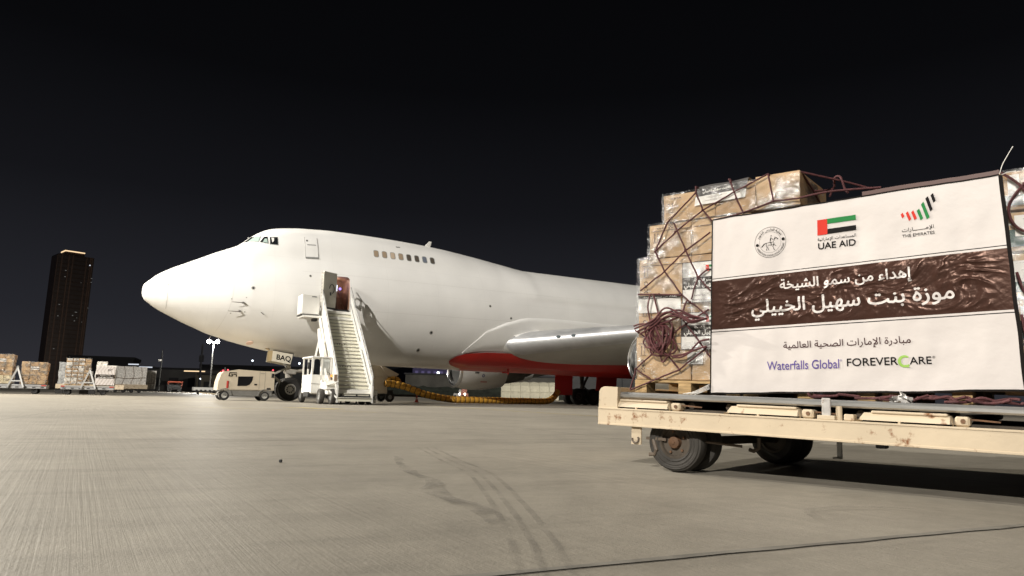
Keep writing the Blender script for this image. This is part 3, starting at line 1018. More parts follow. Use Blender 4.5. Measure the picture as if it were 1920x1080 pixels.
# wings
def airfoil(n=22, tc=.12):
    up, lo = [], []
    for i in range(n + 1):
        x = (1 - math.cos(math.pi * i / n)) / 2
        t = 5 * tc * (.2969 * math.sqrt(x) - .126 * x - .3516 * x * x + .2843 * x ** 3 - .1036 * x ** 4)
        cam_ = .015 * math.sin(math.pi * x) - .01 * (1 - x)
        up.append((x, t + cam_))
        lo.append((x, -t * .95 + cam_))
    return up[::-1] + lo[1:]
def wsec(Y):
    le = 19.95 + .875 * (Y - 3.0)
    z = 3.95 + .095 * (Y - 3.0)
    ch = float(np.interp(Y, [3, 12, 30, 32.2], [15.2, 9.6, 4.2, 1.6]))
    tc = float(np.interp(Y, [3, 6, 12, 30], [.135, .125, .105, .08]))
    if Y > 30:
        le += (Y - 30) * .5
    return le, z, ch, tc
for sgn in (-1, 1):
    wm, lm = MB(), MB()
    Rw, Rl = [], []
    for Y in (2.2, 3, 4, 5, 6, 7.5, 9, 12, 16, 20, 25, 30, 31.4, 32.2):
        le, z, ch, tc = wsec(Y)
        af = airfoil(22, tc)
        tw = R(3.2) * (1 - min(1, (Y - 3) / 20))
        def P(x, t, s=1., le=le, z=z, ch=ch, tw=tw, Y=Y):
            X_ = x * ch
            Z_ = t * ch * s
            return (le + X_ * math.cos(tw) + Z_ * math.sin(tw), sgn * Y, z - X_ * math.sin(tw) + Z_ * math.cos(tw))
        Rw.append([P(x, t) for x, t in af])
        lep = [(x, t) for x, t in af if x < .070 * 15.2 / ch * (1 if Y < 4 else 1) and x < .13]
        cxs = airfoil(90, tc)
        lim = min(.95 / ch + .018, .16)
        le_pts = sorted([p for p in cxs if p[0] < lim and p[1] >= -.01], key=lambda p: -p[0])[:]
        N_ = 9
        o_ = []
        for k in range(N_ + 1):
            xx = lim * (1 - k / N_) ** 2
            tt = 5 * tc * (.2969 * math.sqrt(xx) - .126 * xx - .3516 * xx * xx) + .015 * math.sin(math.pi * xx) - .01 * (1 - xx)
            o_.append((xx, tt + .008 / ch))
        for k in range(1, N_ + 1):
            xx = lim * (k / N_) ** 2
            tt = -.95 * 5 * tc * (.2969 * math.sqrt(xx) - .126 * xx - .3516 * xx * xx) + .015 * math.sin(math.pi * xx) - .01 * (1 - xx)
            o_.append((xx, tt - .008 / ch))
        o_ = [(x - .010 / ch * (1 - x / lim), t) for x, t in o_]
        if Y >= 3:
            Rl.append([P(x, t) for x, t in o_])
    wm.loft(Rw, cap0=True, cap1=True)
    wing = wm.build('wing', M_WING, plane, ang=50)
    lm.loft(Rl, closed=False)
    lm.build('leading_edge', M_ALU, wing, ang=60)
    for Yl in (5.55, 6.25):
        le, z, ch, tc = wsec(Yl)
        l_ = MB()
        c = Vector((le + .02, sgn * Yl, z - .05))
        nrm = Vector((-1, sgn * .85, .06)).normalized()
        l_.rev([(0, .001), (.0, .11), (-.05, .145)], c + nrm * .075, nrm, 16)
        for v in l_.v:
            v.z = c.z + (v.z - c.z) * .62
        l_.build('landing_light', mat('lamp_lens', (.10, .12, .13), .1, spec=.8), wing)
    # upper root glove
    gl = MB()
    A = []
    for k in range(12):
        X = 20.3 + k * .55
        w_ = .5 * math.sin(min(1, (k + .3) / 5) * math.pi / 2)
        A.append([(X, sgn * 2.9, 4.2 + .75 * w_ * 1.6), (X + .0, sgn * (3.2 + .8 * w_), 4.2 + .62 * w_ * 1.6), (X + .15, sgn * (3.3 + 1.6 * w_), 4.15 + .34 * w_ * 1.6), (X + .5, sgn * (3.4 + 2.4 * w_), 4.05 + .0 * w_)])
    gl.loft(A, closed=False)
    gl.build('wing_glove', M_AIR, plane, ang=70)

# engines
def engine(X0, Y, Zc):
    eg = MB()
    o, ax = (X0, Y, Zc), (1, 0, 0)
    eg.rev([(.10, 1.36), (.35, 1.44), (.9, 1.55), (1.6, 1.60), (2.6, 1.585), (3.6, 1.46), (4.4, 1.30), (4.42, 1.25), (3.6, 1.25)], o, ax, 40)
    en = eg.build('engine', M_AIR, plane, ang=40)
    lp = MB()
    lp.rev([(.42, 1.20), (.2, 1.19), (.06, 1.22), (0, 1.28), (.03, 1.34), (.12, 1.385), (.22, 1.42)], o, ax, 40)
    lp.build('inlet_lip', M_LIP, en, ang=60)
    du = MB()
    du.rev([(.42, 1.20), (.9, 1.24), (1.35, 1.25)], o, ax, 40)
    du.build('inlet_duct', mat('inlet_grey', (.33, .33, .32), .5), en)
    fn = MB()
    for k in range(26):
        a = 2 * math.pi * k / 26
        c_, s_ = math.cos(a), math.sin(a)
        t_ = Vector((0, -s_, c_))
        r0, r1 = Vector((0, c_, s_)) * .32, Vector((0, c_, s_)) * 1.23
        b0 = Vector(o) + Vector((1.15, 0, 0))
        fn.add([b0 + r0 - t_ * .04, b0 + r0 + t_ * .05 + Vector((.2, 0, 0)), b0 + r1 + t_ * .12 + Vector((.28, 0, 0)), b0 + r1 - t_ * .10 + Vector((.05, 0, 0))], [[0, 1, 2, 3]])
    fn.rev([(.75, .01), (.85, .12), (1.0, .23), (1.2, .32), (1.4, .33)], o, ax, 20)
    fn.rev([(1.45, .0), (1.45, 1.25)], o, ax, 24)
    fn.build('fan', mat('fan_grey', (.16, .16, .16), .4, metal=.5), en)
    ex = MB()
    ex.rev([(3.5, 1.08), (4.4, 1.06), (5.4, .94), (6.4, .70), (6.55, .66), (6.55, .55), (6.2, .50), (7.0, .36), (7.6, .10), (7.65, .01)], o, ax, 32)
    ex.build('exhaust_core', M_CORE, en)
    py = MB()
    A = []
    for x, zlo, zhi, w_ in ((1.2, 1.3, 1.62, .10), (2.4, 1.3, 1.95, .24), (4.4, .9, 2.15, .26), (6.2, .55, 2.2, .26), (7.6, .62, 2.1, .22), (9.0, 1.2, 1.9, .06)):
        A.append([(X0 + x, Y - w_, Zc + zlo), (X0 + x, Y - w_, Zc + zhi), (X0 + x, Y + w_, Zc + zhi), (X0 + x, Y + w_, Zc + zlo)])
    py.loft(A, cap0=True, cap1=True)
    py.build('pylon', M_AIR, en, ang=40)
    return en
def nac_marks(en, X0, Y, Zc):
    """small stencils on the port side of the cowl"""
    def cp(x, a, off=.012):
        r = float(np.interp(x, [.9, 1.6, 2.6, 3.6], [1.55, 1.60, 1.585, 1.46])) + off
        return Vector((X0 + x, Y - r * math.cos(a), Zc + r * math.sin(a)))
    k = MB()
    rg = []
    for rr in (.07, .125):
        rg.append([cp(2.0 + rr * math.cos(t), -.28 + rr / 1.6 * math.sin(t)) for t in [j * math.pi / 10 for j in range(20)]])
    k.loft(rg)
    k.build('round_emblem', mat('emblem_blue', (.02, .04, .20), .5), en)
    k = MB()
    for j in range(3):
        x = 1.25 + j * .12
        k.add([cp(x, -.18), cp(x + .09, -.18), cp(x + .09, -.09), cp(x, -.09)], [[0, 1, 2, 3]])
    k.build('cowl_stencil', M_DARK, en)
    k = MB()
    for a_, b_ in (((1.85, -.60), (2.45, -.65)),):
        k.add([cp(*a_), cp(b_[0], a_[1]), cp(*b_), cp(a_[0], b_[1])], [[0, 1, 2, 3]])
    k.build('cowl_stencil', mat('stencil_red', (.5, .08, .05), .5), en)
for Y_, X_, Z_ in ((-11.7, 23.55, 2.60), (11.7, 23.2, 2.60), (-21.2, 31.6, 3.5), (21.2, 31.6, 3.5)):
    nac_marks(engine(X_, Y_, Z_), X_, Y_, Z_)

# landing gear
def wheel(mb, c, r, w, ax=(0, 1, 0), rim=.46, tyre=0, hub=1, dark=2, holes=0):
    c, ax = Vector(c), Vector(ax).normalized()
    h = w / 2
    mb.rev([(-h * .80, r * rim), (-h * .96, r * .70), (-h, r * .84), (-h * .80, r * .96), (-h * .35, r), (h * .35, r), (h * .80, r * .96), (h, r * .84), (h * .96, r * .70), (h * .80, r * rim)], c, ax, 36, tyre)
    for s in (-1, 1):
        mb.rev([(s * h * .80, r * rim), (s * h * .84, r * rim * .86), (s * h * .55, r * rim * .80), (s * h * .50, r * rim * .35), (s * h * .72, r * rim * .30), (s * h * .75, .001)], c, ax, 36, hub)
        if holes:
            e1 = ax.orthogonal().normalized()
            e2 = ax.cross(e1)
            for k in range(holes):
                a = 2 * math.pi * k / holes
                q = c + (e1 * math.cos(a) + e2 * math.sin(a)) * r * rim * .60
                mb.rev([(s * h * .545, .001), (s * h * .56, r * rim * .15), (s * h * .50, r * rim * .15)], q, ax, 10, dark)
ng = MB()
NX = 7.72
ng.cyl((NX, 0, .75), (NX - .12, 0, 3.0), .13)
ng.cyl((NX, 0, 1.3), (NX - .06, 0, 1.75), .19)
ng.cyl((NX, -.5, .645), (NX, .5, .645), .10)
ng.bar((NX, 0, .75), (NX - .95, 0, 1.42), .12, .10)
ng.bar((NX - .95, 0, 1.42), (NX - .15, 0, 1.80), .12, .10)
ng.bar((NX, -.35, 1.75), (NX - .75, -.22, 2.7), .09, .09)
ng.bar((NX, .35, 1.75), (NX - .75, .22, 2.7), .09, .09)
ng.cyl((NX - .1, -.50, 1.62), (NX - .1, .50, 1.62), .12)
ng.cyl((NX + .25, -.42, 1.66), (NX + .72, -.42, 1.70), .10)
ng.cyl((NX + .25, .42, 1.66), (NX + .72, .42, 1.70), .10)
ng.box((NX + .12, -.42, 1.62), (.34, .16, .30), None, .03)
ng.bar((NX - .9, -.25, 1.4), (NX - .55, -.40, .95), .06, .06)
nose_gear = ng.build('nose_gear', mat('gear_strut', (.40, .38, .34), .45, metal=.2, var=.25, vscale=5), plane)
M_NRIM = mat('nose_rim', (.52, .51, .48), .4, metal=.4)
for s in (-1, 1):
    wmb = MB()
    wheel(wmb, (NX, s * .47, .645), .645, .44, holes=10)
    wmb.build('nose_wheel', [M_RUB, M_NRIM, M_DARK], nose_gear)
for s in (-1, 1):
    dm = MB()
    P = [(6.60, 2.72), (7.70, 2.58), (7.57, 2.00), (6.57, 2.15)]
    dm.prism([(p[0], p[1]) for p in P], (0, s * .86 + (.03 if s > 0 else 0), 0), (1, 0, 0), (0, 0, 1), .06)
    ngd = dm.build('nose_gear_door', mat('gear_door_cream', (.70, .66, .56), .4, var=.04), plane)
    if s < 0:
        tx = MB()
        e1 = Vector((1.10, 0, -.145)).normalized()
        put_text(tx, 'BAQ', lambda x, y, l: Vector((6.80, -.925 - l, 2.27)) + e1 * x + Vector((.02, 0, 1)) * y, 0, .78, -.02, None, bold=.035)
        tx.build('registration_letters', M_BLACKPRINT, ngd, smooth=False)
        fr = MB()
        for a_, b_ in ((0, 1), (1, 2)):
            fr.bar((P[a_][0], -.90, P[a_][1] + .02), (P[b_][0] + .02, -.90, P[b_][1]), .08, .035)
        fr.build('door_edge', M_DARK, ngd)
dm = MB()
dm.prism([(6.36, 2.70), (6.60, 2.72), (6.57, 2.17), (6.34, 2.12)], (0, -.80, 0), (1, 0, .0), (0, 0, 1), .05)
dm.bar((6.4, -.8, 2.75), (6.1, -.5, 2.95), .08, .08)
dm.build('nose_gear_door', mat('door_brown', (.42, .33, .19), .5), plane)
GEAR = mat('main_gear_strut', (.12, .115, .105), .5, metal=.3, var=.3, vscale=4)
for gx, gy, ztop in ((31.7, 5.5, 3.4), (31.7, -5.5, 3.4), (34.8, 1.95, 2.4), (34.8, -1.95, 2.4)):
    gb = MB()
    gb.cyl((gx, gy, .75), (gx + .05, gy, ztop), .17)
    gb.bar((gx, gy, 1.6), (gx - .9, gy - math.copysign(.9, gy), ztop), .16, .16)
    gb.bar((gx + .05, gy, 1.3), (gx + 1.1, gy, ztop - .2), .14, .14)
    gb.bar((gx - .78, gy, .66), (gx + .78, gy, .66), .22, .2, .03)
    gb.bar((gx + .1, gy - .2, 1.4), (gx + .7, gy - .2, .9), .1, .1)
    gb.tube([(gx - .2, gy - .2, 2.2), (gx - .28, gy - .25, 1.6), (gx - .15, gy - .25, 1.0)], .035, 8)
    for s in (-1, 1):
        gb.cyl((gx + s * .74, gy - .6, .645), (gx + s * .74, gy + .6, .645), .09)
    go = gb.build('main_gear', GEAR, plane)
    for s in (-1, 1):
        for t in (-1, 1):
            wmb = MB()
            wheel(wmb, (gx + s * .74, gy + t * .55, .645), .645, .46, holes=8)
            wmb.build('main_wheel', [M_RUB, mat('main_rim', (.07, .068, .065), .5), M_DARK], go)
for x0, x1, z0, z1, sk in ((27.16, 28.68, .70, 2.3, -.02), (30.95, 32.85, 1.1, 2.5, -.12)):
    dm = MB()
    dm.prism([(x0 + sk, z0), (x1 + sk, z0 + .04), (x1, z1), (x0, z1)], (0, 2.45, 0), (1, 0, 0), (0, 0, 1), .07)
    dm.build('gear_door', M_RED, plane)
mb = MB()
mb.cyl((21.2, -1.2, 2.4), (21.2, -1.2, 1.95), .10, .04, 10)
mb.box((21.0, -1.2, 2.05), (.5, .05, .12), None, .02)
mb.build('belly_drain_mast', M_RED, plane)
# tail
tf = MB()
A = []
for z, x0, x1 in ((8.4, 55.5, 67.5), (13, 59.8, 68.6), (18.3, 64.6, 69.6)):
    ch = x1 - x0
    A.append([(x0 + x * ch, t * ch, z) for x, t in airfoil(12, .09)])
tf.loft(A, cap0=True, cap1=True)
tf.build('tail_fin', M_AIR, plane, ang=50)
for s in (-1, 1):
    tp = MB()
    A = []
    for y, x0, ch, z in ((1.0, 60.0, 8.0, 7.4), (11, 67.3, 2.4, 8.6)):
        A.append([(x0 + x * ch, s * y, z + t * ch) for x, t in airfoil(12, .09)])
    tp.loft(A, cap0=True, cap1=True)
    tp.build('tailplane', M_AIR, plane, ang=50)

PR = Matrix.Rotation(TH, 4, 'Z')
def pw(X, Y, Z=0.):
    """aircraft frame (aft, port-positive, up) to world"""
    return NOSE + (PR @ Vector((X, -Y, Z)))
ROTP = (0, 0, TH)

# ------------------------------------------------------------------ passenger stairs (own frame: x aft, y towards the hull, origin on the ground under the lowest step)
stairs = thing('passenger_stairs_truck', 'white mobile passenger stairs truck raised to the open front door of the jet', 'stairs truck', pw(8.60, 10.0), ROTP)
def SC(s, x, h=0.):
    """point of the flight: s 0..1 from the lowest to the top step, x across, h above the step line"""
    return Vector((x + .52 * s, 6.0 * s, .30 + 4.52 * s + h))
HW = .74
fl = MB()
NS = 24
for k in range(NS):
    s0, s1 = k / NS, (k + 1) / NS
    a, b_ = SC(s0, -HW), SC(s1, -HW)
    rise = 4.52 / NS
    y0, y1 = 6 * s0, 6 * s1
    xo = .52 * s0
    fl.b2((xo - HW, y0, .30 + 4.52 * s0 - rise + .034), (xo + HW, y0 + .012, .30 + 4.52 * s0 - .012), 0, 1)      # riser
    fl.b2((xo - HW, y0 - .03, .30 + 4.52 * s0 - .010), (xo + HW, y1 + .01, .30 + 4.52 * s0 + .014), .004, 0)     # tread
fl.build('stair_flight', [M_STAIR, mat('riser_cream', (.76, .74, .62), .55, var=.07, vscale=2, dirt=(.36, .34, .27), dscale=6, dth=.66)], stairs)
nz_ = MB()
for k in range(NS):
    s0 = k / NS
    nz_.b2((.52 * s0 - HW, 6 * s0 - .036, .30 + 4.52 * s0 - .034), (.52 * s0 + HW, 6 * s0 - .031, .30 + 4.52 * s0 - .008))
nz_.build('nosing_shadow', mat('nosing_shadow_dark', (.14, .13, .11), .7), stairs)  # dark strips stand in for shadow and gap under each tread
for sx_ in (-1, 1):
    sp = MB()
    x0, x1 = sx_ * (HW + .01), sx_ * (HW + .085)
    def q(s, h):
        return [SC(s, x0, h), SC(s, x1, h)]
    prof = [(0.0, -.22), (0.0, .62), (.03, .78), (1.0, .86), (1.0, -.30)]
    A0 = [SC(s, x0, h) for s, h in prof]
    A1 = [SC(s, x1, h) for s, h in prof]
    n_ = len(prof)
    sp.add(A0 + A1, [list(range(n_))[::-1], list(range(n_, 2 * n_))] + [[i, (i + 1) % n_, n_ + (i + 1) % n_, n_ + i] for i in range(n_)])
    side = sp.build('side_panel', M_WHITE, stairs)
    hr = MB()
    xm = sx_ * (HW + .05)
    hr.tube([SC(0, xm, .55), SC(.01, xm, 1.0), SC(1.0, xm, 1.10), SC(1.06, xm, 1.10)], .022, 8)
    for s in (.0, .14, .28, .42, .56, .70, .84, .97):
        hr.cyl(SC(s, xm, .7), SC(s, xm, 1.02 + .08 * s), .014, n=8)
    hr.build('handrail', M_GSTEEL, stairs)
    rs = MB()
    xi = sx_ * (HW - .03)
    rs.tube([SC(.04, xi, .45), SC(.40, xi, .48)], .018, 8)
    rs.tube([SC(.50, xi, .48), SC(.97, xi, .50)], .018, 8)
    rs.build('inner_rail', M_GSTEEL, stairs)
    if sx_ < 0:
        st_ = MB()
        for s in (.36, .40, .44):
            st_.bar(SC(s, x1 - .004, .1), SC(s + .02, x1 - .004, .38), .012, .05)
        st_.build('red_stencil', M_CONE, side)
mk = MB()
for s, w_ in ((.585, .12), (.59, .30), (.325, .14), (.33, .2)):
    k = round(s * NS)
    s0 = k / NS
    for j in range(5):
        x_ = -.2 + .12 * j + .3 * (s - .4)
        mk.b2((x_, 6 * s0 - .001, .30 + 4.52 * s0 - .09), (x_ + .06, 6 * s0 - .004, .30 + 4.52 * s0 - .05 + .015 * (j % 3)))
mk.build('scuff_mark', mat('scuff', (.30, .29, .25), .8), stairs)
# platform at the top
pf = MB()
pf.b2((-1.35, 5.45, 4.30), (1.45, 6.55, 4.42), .02)
pf.b2((-.22, 6.0, 4.62), (1.26, 6.62, 4.80), .01)
pf.build('platform', M_WHITE, stairs)
wg_ = MB()
wg_.b2((-1.40, 5.50, 4.46), (-.50, 5.58, 5.50), .03)
wg_.b2((-1.40, 5.58, 4.46), (-1.33, 6.55, 5.50), .03)
wing_box = wg_.build('platform_guard', M_WHITE, stairs)
e = MB()
e.b2((-.92, 5.488, 5.36), (-.68, 5.498, 5.42))
e.build('guard_stencil', M_GSTEEL, wing_box)
e = MB()
e.b2((-1.42, 5.46, 4.40), (-.50, 6.5, 4.455), .01)
e.b2((-.75, 5.7, 4.16), (-.52, 6.1, 4.30), .02)
e.build('guard_bumper', M_DARK, wing_box)
g2 = MB()
for p0, p1 in (((1.38, 5.6, 4.4), (1.38, 5.6, 5.55)), ((1.38, 5.6, 5.53), (1.92, 6.3, 5.53)), ((1.92, 6.3, 5.0), (1.92, 6.3, 5.56)), ((1.46, 5.7, 5.12), (1.92, 6.3, 4.98))):
    g2.bar(p0, p1, .07, .10)
g2.prism([(0, 0), (.16, 0), (.16, .42), (0, .42)], (1.72, 6.05, 5.06), (.62, .78, 0), (0, 0, 1), .04)
g2.build('platform_gate', M_WHITE, stairs)
# lifting frame
lf = MB()
for x in (-.92, .95):
    lf.bar(SC(.03, x, -.28), SC(.99, x, -.22), .10, .16)
lf.bar(SC(.06, -1.0, -.10), SC(.62, -1.0, -.05), .07, .11)
lf.bar((-1.12, .75, 1.1), SC(.60, -1.05, -.1), .09, .09)
lf.tube([(-1.18, 1.3, .9), SC(.50, -1.12, -.2)], .055, 10)
lf.tube([SC(.50, -1.12, -.2), SC(.78, -1.05, -.2)], .085, 10)
lf.bar((-.9, 5.0, .8), SC(.80, -.9, -.35), .10, .10)
lf.bar((.95, 5.0, .8), SC(.80, .95, -.35), .10, .10)
lf.build('lift_frame', M_WHITE, stairs)
e = MB()
e.box(SC(.19, -.89, .10), (.07, .10, .10), None, .01)
e.build('amber_side_lamp', M_ORBEACON, stairs)
e = MB()
e.b2((-.98, -.05, 1.02), (-.84, .03, 1.30))
e.build('control_panel', mat('panel_brown', (.30, .22, .16), .6), stairs)
# chassis and cab
ch_ = MB()
ch_.b2((-1.15, .35, .42), (1.15, 5.6, .66), .03, 0)
ch_.b2((-1.22, .30, .62), (-.80, 1.9, .96), .04, 0)
ch_.bar((-.84, .10, .42), (-.84, .10, 1.02), .05, .12, 0, 0)
ch_.bar((-1.25, .28, .88), (-.78, -.02, 1.05), .10, .16, 0, 0)
ch_.bar((-1.1, .2, .6), (-.8, -.04, .28), .06, .06, 0, 0)
ch_.build('chassis', M_WHITE, stairs)
un = MB()
un.b2((-1.0, .6, .26), (1.0, 5.2, .43))
for x in (-1.05, -.35, .4, .95):
    un.bar((x, .7, .4), (x + .2, 1.1, .22), .09, .09)
un.bar((-.9, .15, .35), (.9, .15, .35), .08, .08)
un.build('underframe', M_DARK, stairs)
cb = MB()
cb.b2((-1.62, 1.45, .46), (-.72, 1.52, 1.30), .02)
for x in (-1.59, -1.17, -.76):
    cb.bar((x, 1.49, 1.25), (x, 1.49, 2.10), .075, .075)
cb.b2((-1.66, 1.40, 2.05), (-.70, 3.4, 2.13), .03)
cb.b2((-1.62, 1.55, .46), (-1.56, 3.3, 1.30), .02)
for y in (2.3, 3.25):
    cb.bar((-1.59, y, 1.25), (-1.59, y, 2.08), .06, .06)
    cb.bar((-.76, y, 1.25), (-.76, y, 2.08), .06, .06)
cb.b2((-1.62, 3.2, .46), (-.72, 3.3, 1.3), .02)
cab = cb.build('cab', M_WHITE, stairs)
e = MB()
e.prism(rrect(-1.53, 1.22, -1.27, 2.0, .10), (0, 1.475, 0), (1, 0, 0), (0, 0, 1), -.01)
e.build('cab_window', M_GLASSD, cab)
e = MB()
e.prism(rrect(-1.12, 1.22, -.82, 2.02, .04), (0, 1.475, 0), (1, 0, 0), (0, 0, 1), -.01)
e.build('cab_window', mat('lit_cab_glass', (.55, .57, .55), .15), cab)
e = MB()
for k in range(4):
    e.bar((-1.08 + .07 * k, 1.462, 1.3), (-1.06 + .07 * k, 1.462, 1.9), .015, .01)
e.build('window_guard', M_GSTEEL, cab)
e = MB()
e.b2((-1.70, 1.6, .30), (-1.56, 2.5, .52), .02)
e.b2((-1.74, 1.7, 1.55), (-1.66, 1.8, 1.85), .01)
e.build('step_and_mirror', M_DARK, cab)
e = MB()
e.bar((-1.62, 1.43, .9), (-.74, 1.43, .86), .02, .03)
e.bar((-1.2, 1.44, .5), (-1.2, 1.44, 1.28), .012, .02)
e.build('panel_joint', mat('seam_grey', ()), cab)
for x, y in ((-1.28, .95), (-.92, .35), (-1.28, 4.6), (.55, .75), (.98, 1.05), (1.0, 4.6)):
    wmb = MB()
    wheel(wmb, (x, y, .34), .34, .22, ax=(1, 0, 0))
    wmb.build('wheel', [M_RUBDUST, M_GSTEEL, M_DARK], stairs)
e = MB()
for x in (-.55, .15, .75):
    e.cyl((x, .25, .04), (x, .25, .45), .035, n=8)
    e.cyl((x, .25, .0), (x, .25, .05), .09, n=10)
e.build('stabiliser_foot', M_DARK, stairs)

# ------------------------------------------------------------------ ground power unit ahead of the nose wheel
gpu = thing('ground_power_unit', 'cream ground power unit with dark window parked ahead of the nose wheel', 'power unit', pw(3.85, 1.74), ROTP)
L_ = 2.85
gm = MB()
prof = [(.0, .52), (.02, .95), (.14, 1.38), (.26, 1.47), (.95, 1.60), (1.9, 1.56), (2.72, 1.55), (2.78, 1.50), (2.80, .55)]
n_ = len(prof)
for a, b_ in ((0, 1.7),):
    A = []
    for y, s in ((0.03, .97), (0, 1.0), (1.7, 1.0), (1.67 + .06, .97)):
        A.append([(1.4 + (x - 1.4) * (s if y in (.03,) or s < 1 else 1), y if s == 1 else (.0 - .015 if y < .5 else 1.715), .55 + (z - .55) * s) for x, z in prof])
    A = [A[1], A[2]]
    gm.loft(A, cap0=True, cap1=True)
body = gm.build('housing', M_CREAM, gpu, ang=28)
e = MB()
e.prism([(.96, 1.24), (1.70, 1.26), (1.66, 1.02), (1.55, .83), (1.40, .76), (.95, .75)], (0, -.012, 0), (1, 0, 0), (0, 0, 1), -.015)
e.build('side_window', M_BLACK, body)
e = MB()
e.b2((1.78, -.012, .80), (1.92, .0, .88))
e.b2((2.42, -.012, .58), (2.62, .0, .68))
e.b2((2.62, -.014, 1.22), (2.76, .0, 1.44))
e.build('socket_panel', M_BLACK, body)
e = MB()
for x in (2.02, 2.30):
    e.b2((x, -.006, .58), (x + .014, .0, 1.54))
e.b2((2.06, -.01, 1.42), (2.28, .0, 1.44))
e.b2((.10, -.006, .56), (2.0, .0, .574))
e.build('door_joint', mat('seam_dark', (.22, .20, .17), .6), body)
lg = MB()
def seg(p0, p1, w=.045):
    lg.bar((p0[0], -.010, p0[1]), (p1[0], -.010, p1[1]), .012, w)
seg((.74, 1.42), (.52, 1.42)); seg((.535, 1.43), (.50, 1.24)); seg((.49, 1.25), (.68, 1.25)); seg((.66, 1.24), (.68, 1.34)); seg((.72, 1.33), (.86, 1.33)); seg((.85, 1.34), (.86, 1.22)); seg((.60, 1.34), (.64, 1.34)); seg((.74, 1.42), (.87, 1.42))
lg.build('maker_emblem', M_BLACKPRINT, body)
e = MB()
e.b2((.42, -.03, .62), (.52, .0, 1.0), .02)
e.b2((.10, .2, 1.42), (.16, .3, 1.50), .01)
e.build('rear_lamp', mat('lamp_red', (.45, .05, .04), .3), body)
e = MB()
for x, z in ((.22, 1.49), (.45, 1.53), (2.70, 1.60)):
    e.rev([(0, .045), (.05, .04), (.07, .001)], (x, .15, z), (0, 0, 1), 10)
e.build('red_beacon', E_RED, body)
e = MB()
e.cyl((.35, .4, 1.48), (.35, .4, 1.68), .04, n=8)
e.build('exhaust_stub', M_DARK, body)
sk = MB()
sk.b2((.30, .04, .22), (2.75, 1.66, .56), .03)
skirt = sk.build('chassis_skirt', M_GREYB, gpu)
for x in (.36, 2.35):
    e = MB()
    A = []
    for k in range(13):
        a = math.pi * k / 12
        A.append([(x - .36 * math.cos(a), -.02, .25 + .36 * math.sin(a)), (x - .36 * math.cos(a), .35, .25 + .36 * math.sin(a)), (x - .32 * math.cos(a), .35, .25 + .32 * math.sin(a)), (x - .32 * math.cos(a), -.02, .25 + .32 * math.sin(a))])
    e.loft(A, cap0=True, cap1=True)
    e.build('mudguard', M_GREYB, skirt)
for x in (.36, 2.35):
    for y in (.12, 1.6):
        wmb = MB()
        wheel(wmb, (x, y, .25), .25, .18, rim=.55)
        wmb.build('wheel', [M_RUB, mat('wheel_disc', (.55, .54, .50), .45), M_DARK], gpu)
tb = MB()
tb.bar((.1, .8, .3), (-.75, .8, .35), .08, .06)
tb.bar((.1, 1.2, .3), (-.75, .85, .35), .06, .06)
tb.build('tow_bar', M_CREAM, gpu)

# ------------------------------------------------------------------ air conditioning cart beyond the stairs, with its yellow duct
ac = thing('air_conditioning_cart', 'beige air conditioning cart with pointed hood standing just beyond the stairs', 'air cart', pw(13.4, -3.0), ROTP)
am = MB()
am.b2((-.2, 0, .52), (1.18, 1.8, 1.62), .02)
am.loft([[(-.2, 0, 1.62), (1.18, 0, 1.62), (1.18, 1.8, 1.62), (-.2, 1.8, 1.62)], [(.1, .35, 2.42), (.62, .35, 2.42), (.62, 1.45, 2.42), (.1, 1.45, 2.42)]], cap1=True)
acb = am.build('housing', mat('cart_beige', (.50, .44, .36), .5, var=.06), ac, ang=20)
e = MB()
e.prism([(.62, 2.42), (1.95, 1.80), (1.72, 1.62), (1.18, 1.62)], (0, .02, 0), (1, 0, 0), (0, 0, 1), -.9)
e.build('hood_flap', mat('cart_beige', ()), ac, ang=20)
e = MB()
e.b2((1.18, .1, .55), (1.62, 1.7, .75))
e.b2((1.2, .3, .8), (1.3, 1.6, 1.55))
e.bar((1.2, .1, 1.6), (1.75, .1, 1.66), .08, .06)
e.build('duct_recess', M_DARK, ac)
e = MB()
for k, z in enumerate((1.45, 1.36, 1.25)):
    e.b2((.02, -.008, z), (.02 + .28 - .07 * k, .0, z + .055))
e.build('red_notice', mat('notice_red', (.38, .16, .12), .6), acb)
e = MB()
e.b2((.06, -.008, 1.02), (.24, 0, 1.12))
e.b2((.06, -.008, .80), (.14, 0, .95))
e.build('white_notice', M_PAPER, acb)
e = MB()
e.b2((-.5, .1, .36), (3.3, 1.7, .50))
e.bar((3.2, .4, .42), (4.6, .9, .28), .09, .07)
e.bar((1.3, 0.05, .5), (2.8, .05, .44), .05, .05)
e.build('chassis', M_DARK, ac)
e = MB()
e.bar((-.2, -.05, .45), (.1, -.05, .25), .18, .12)
e.build('jack', mat('jack_blue', (.12, .14, .22), .5), ac)
for x in (1.38, -.1):
    for y in (.05, 1.75):
        wmb = MB()
        wheel(wmb, (x, y, .30), .30, .22)
        wmb.build('wheel', [M_RUB, M_GSTEEL, M_DARK], ac)

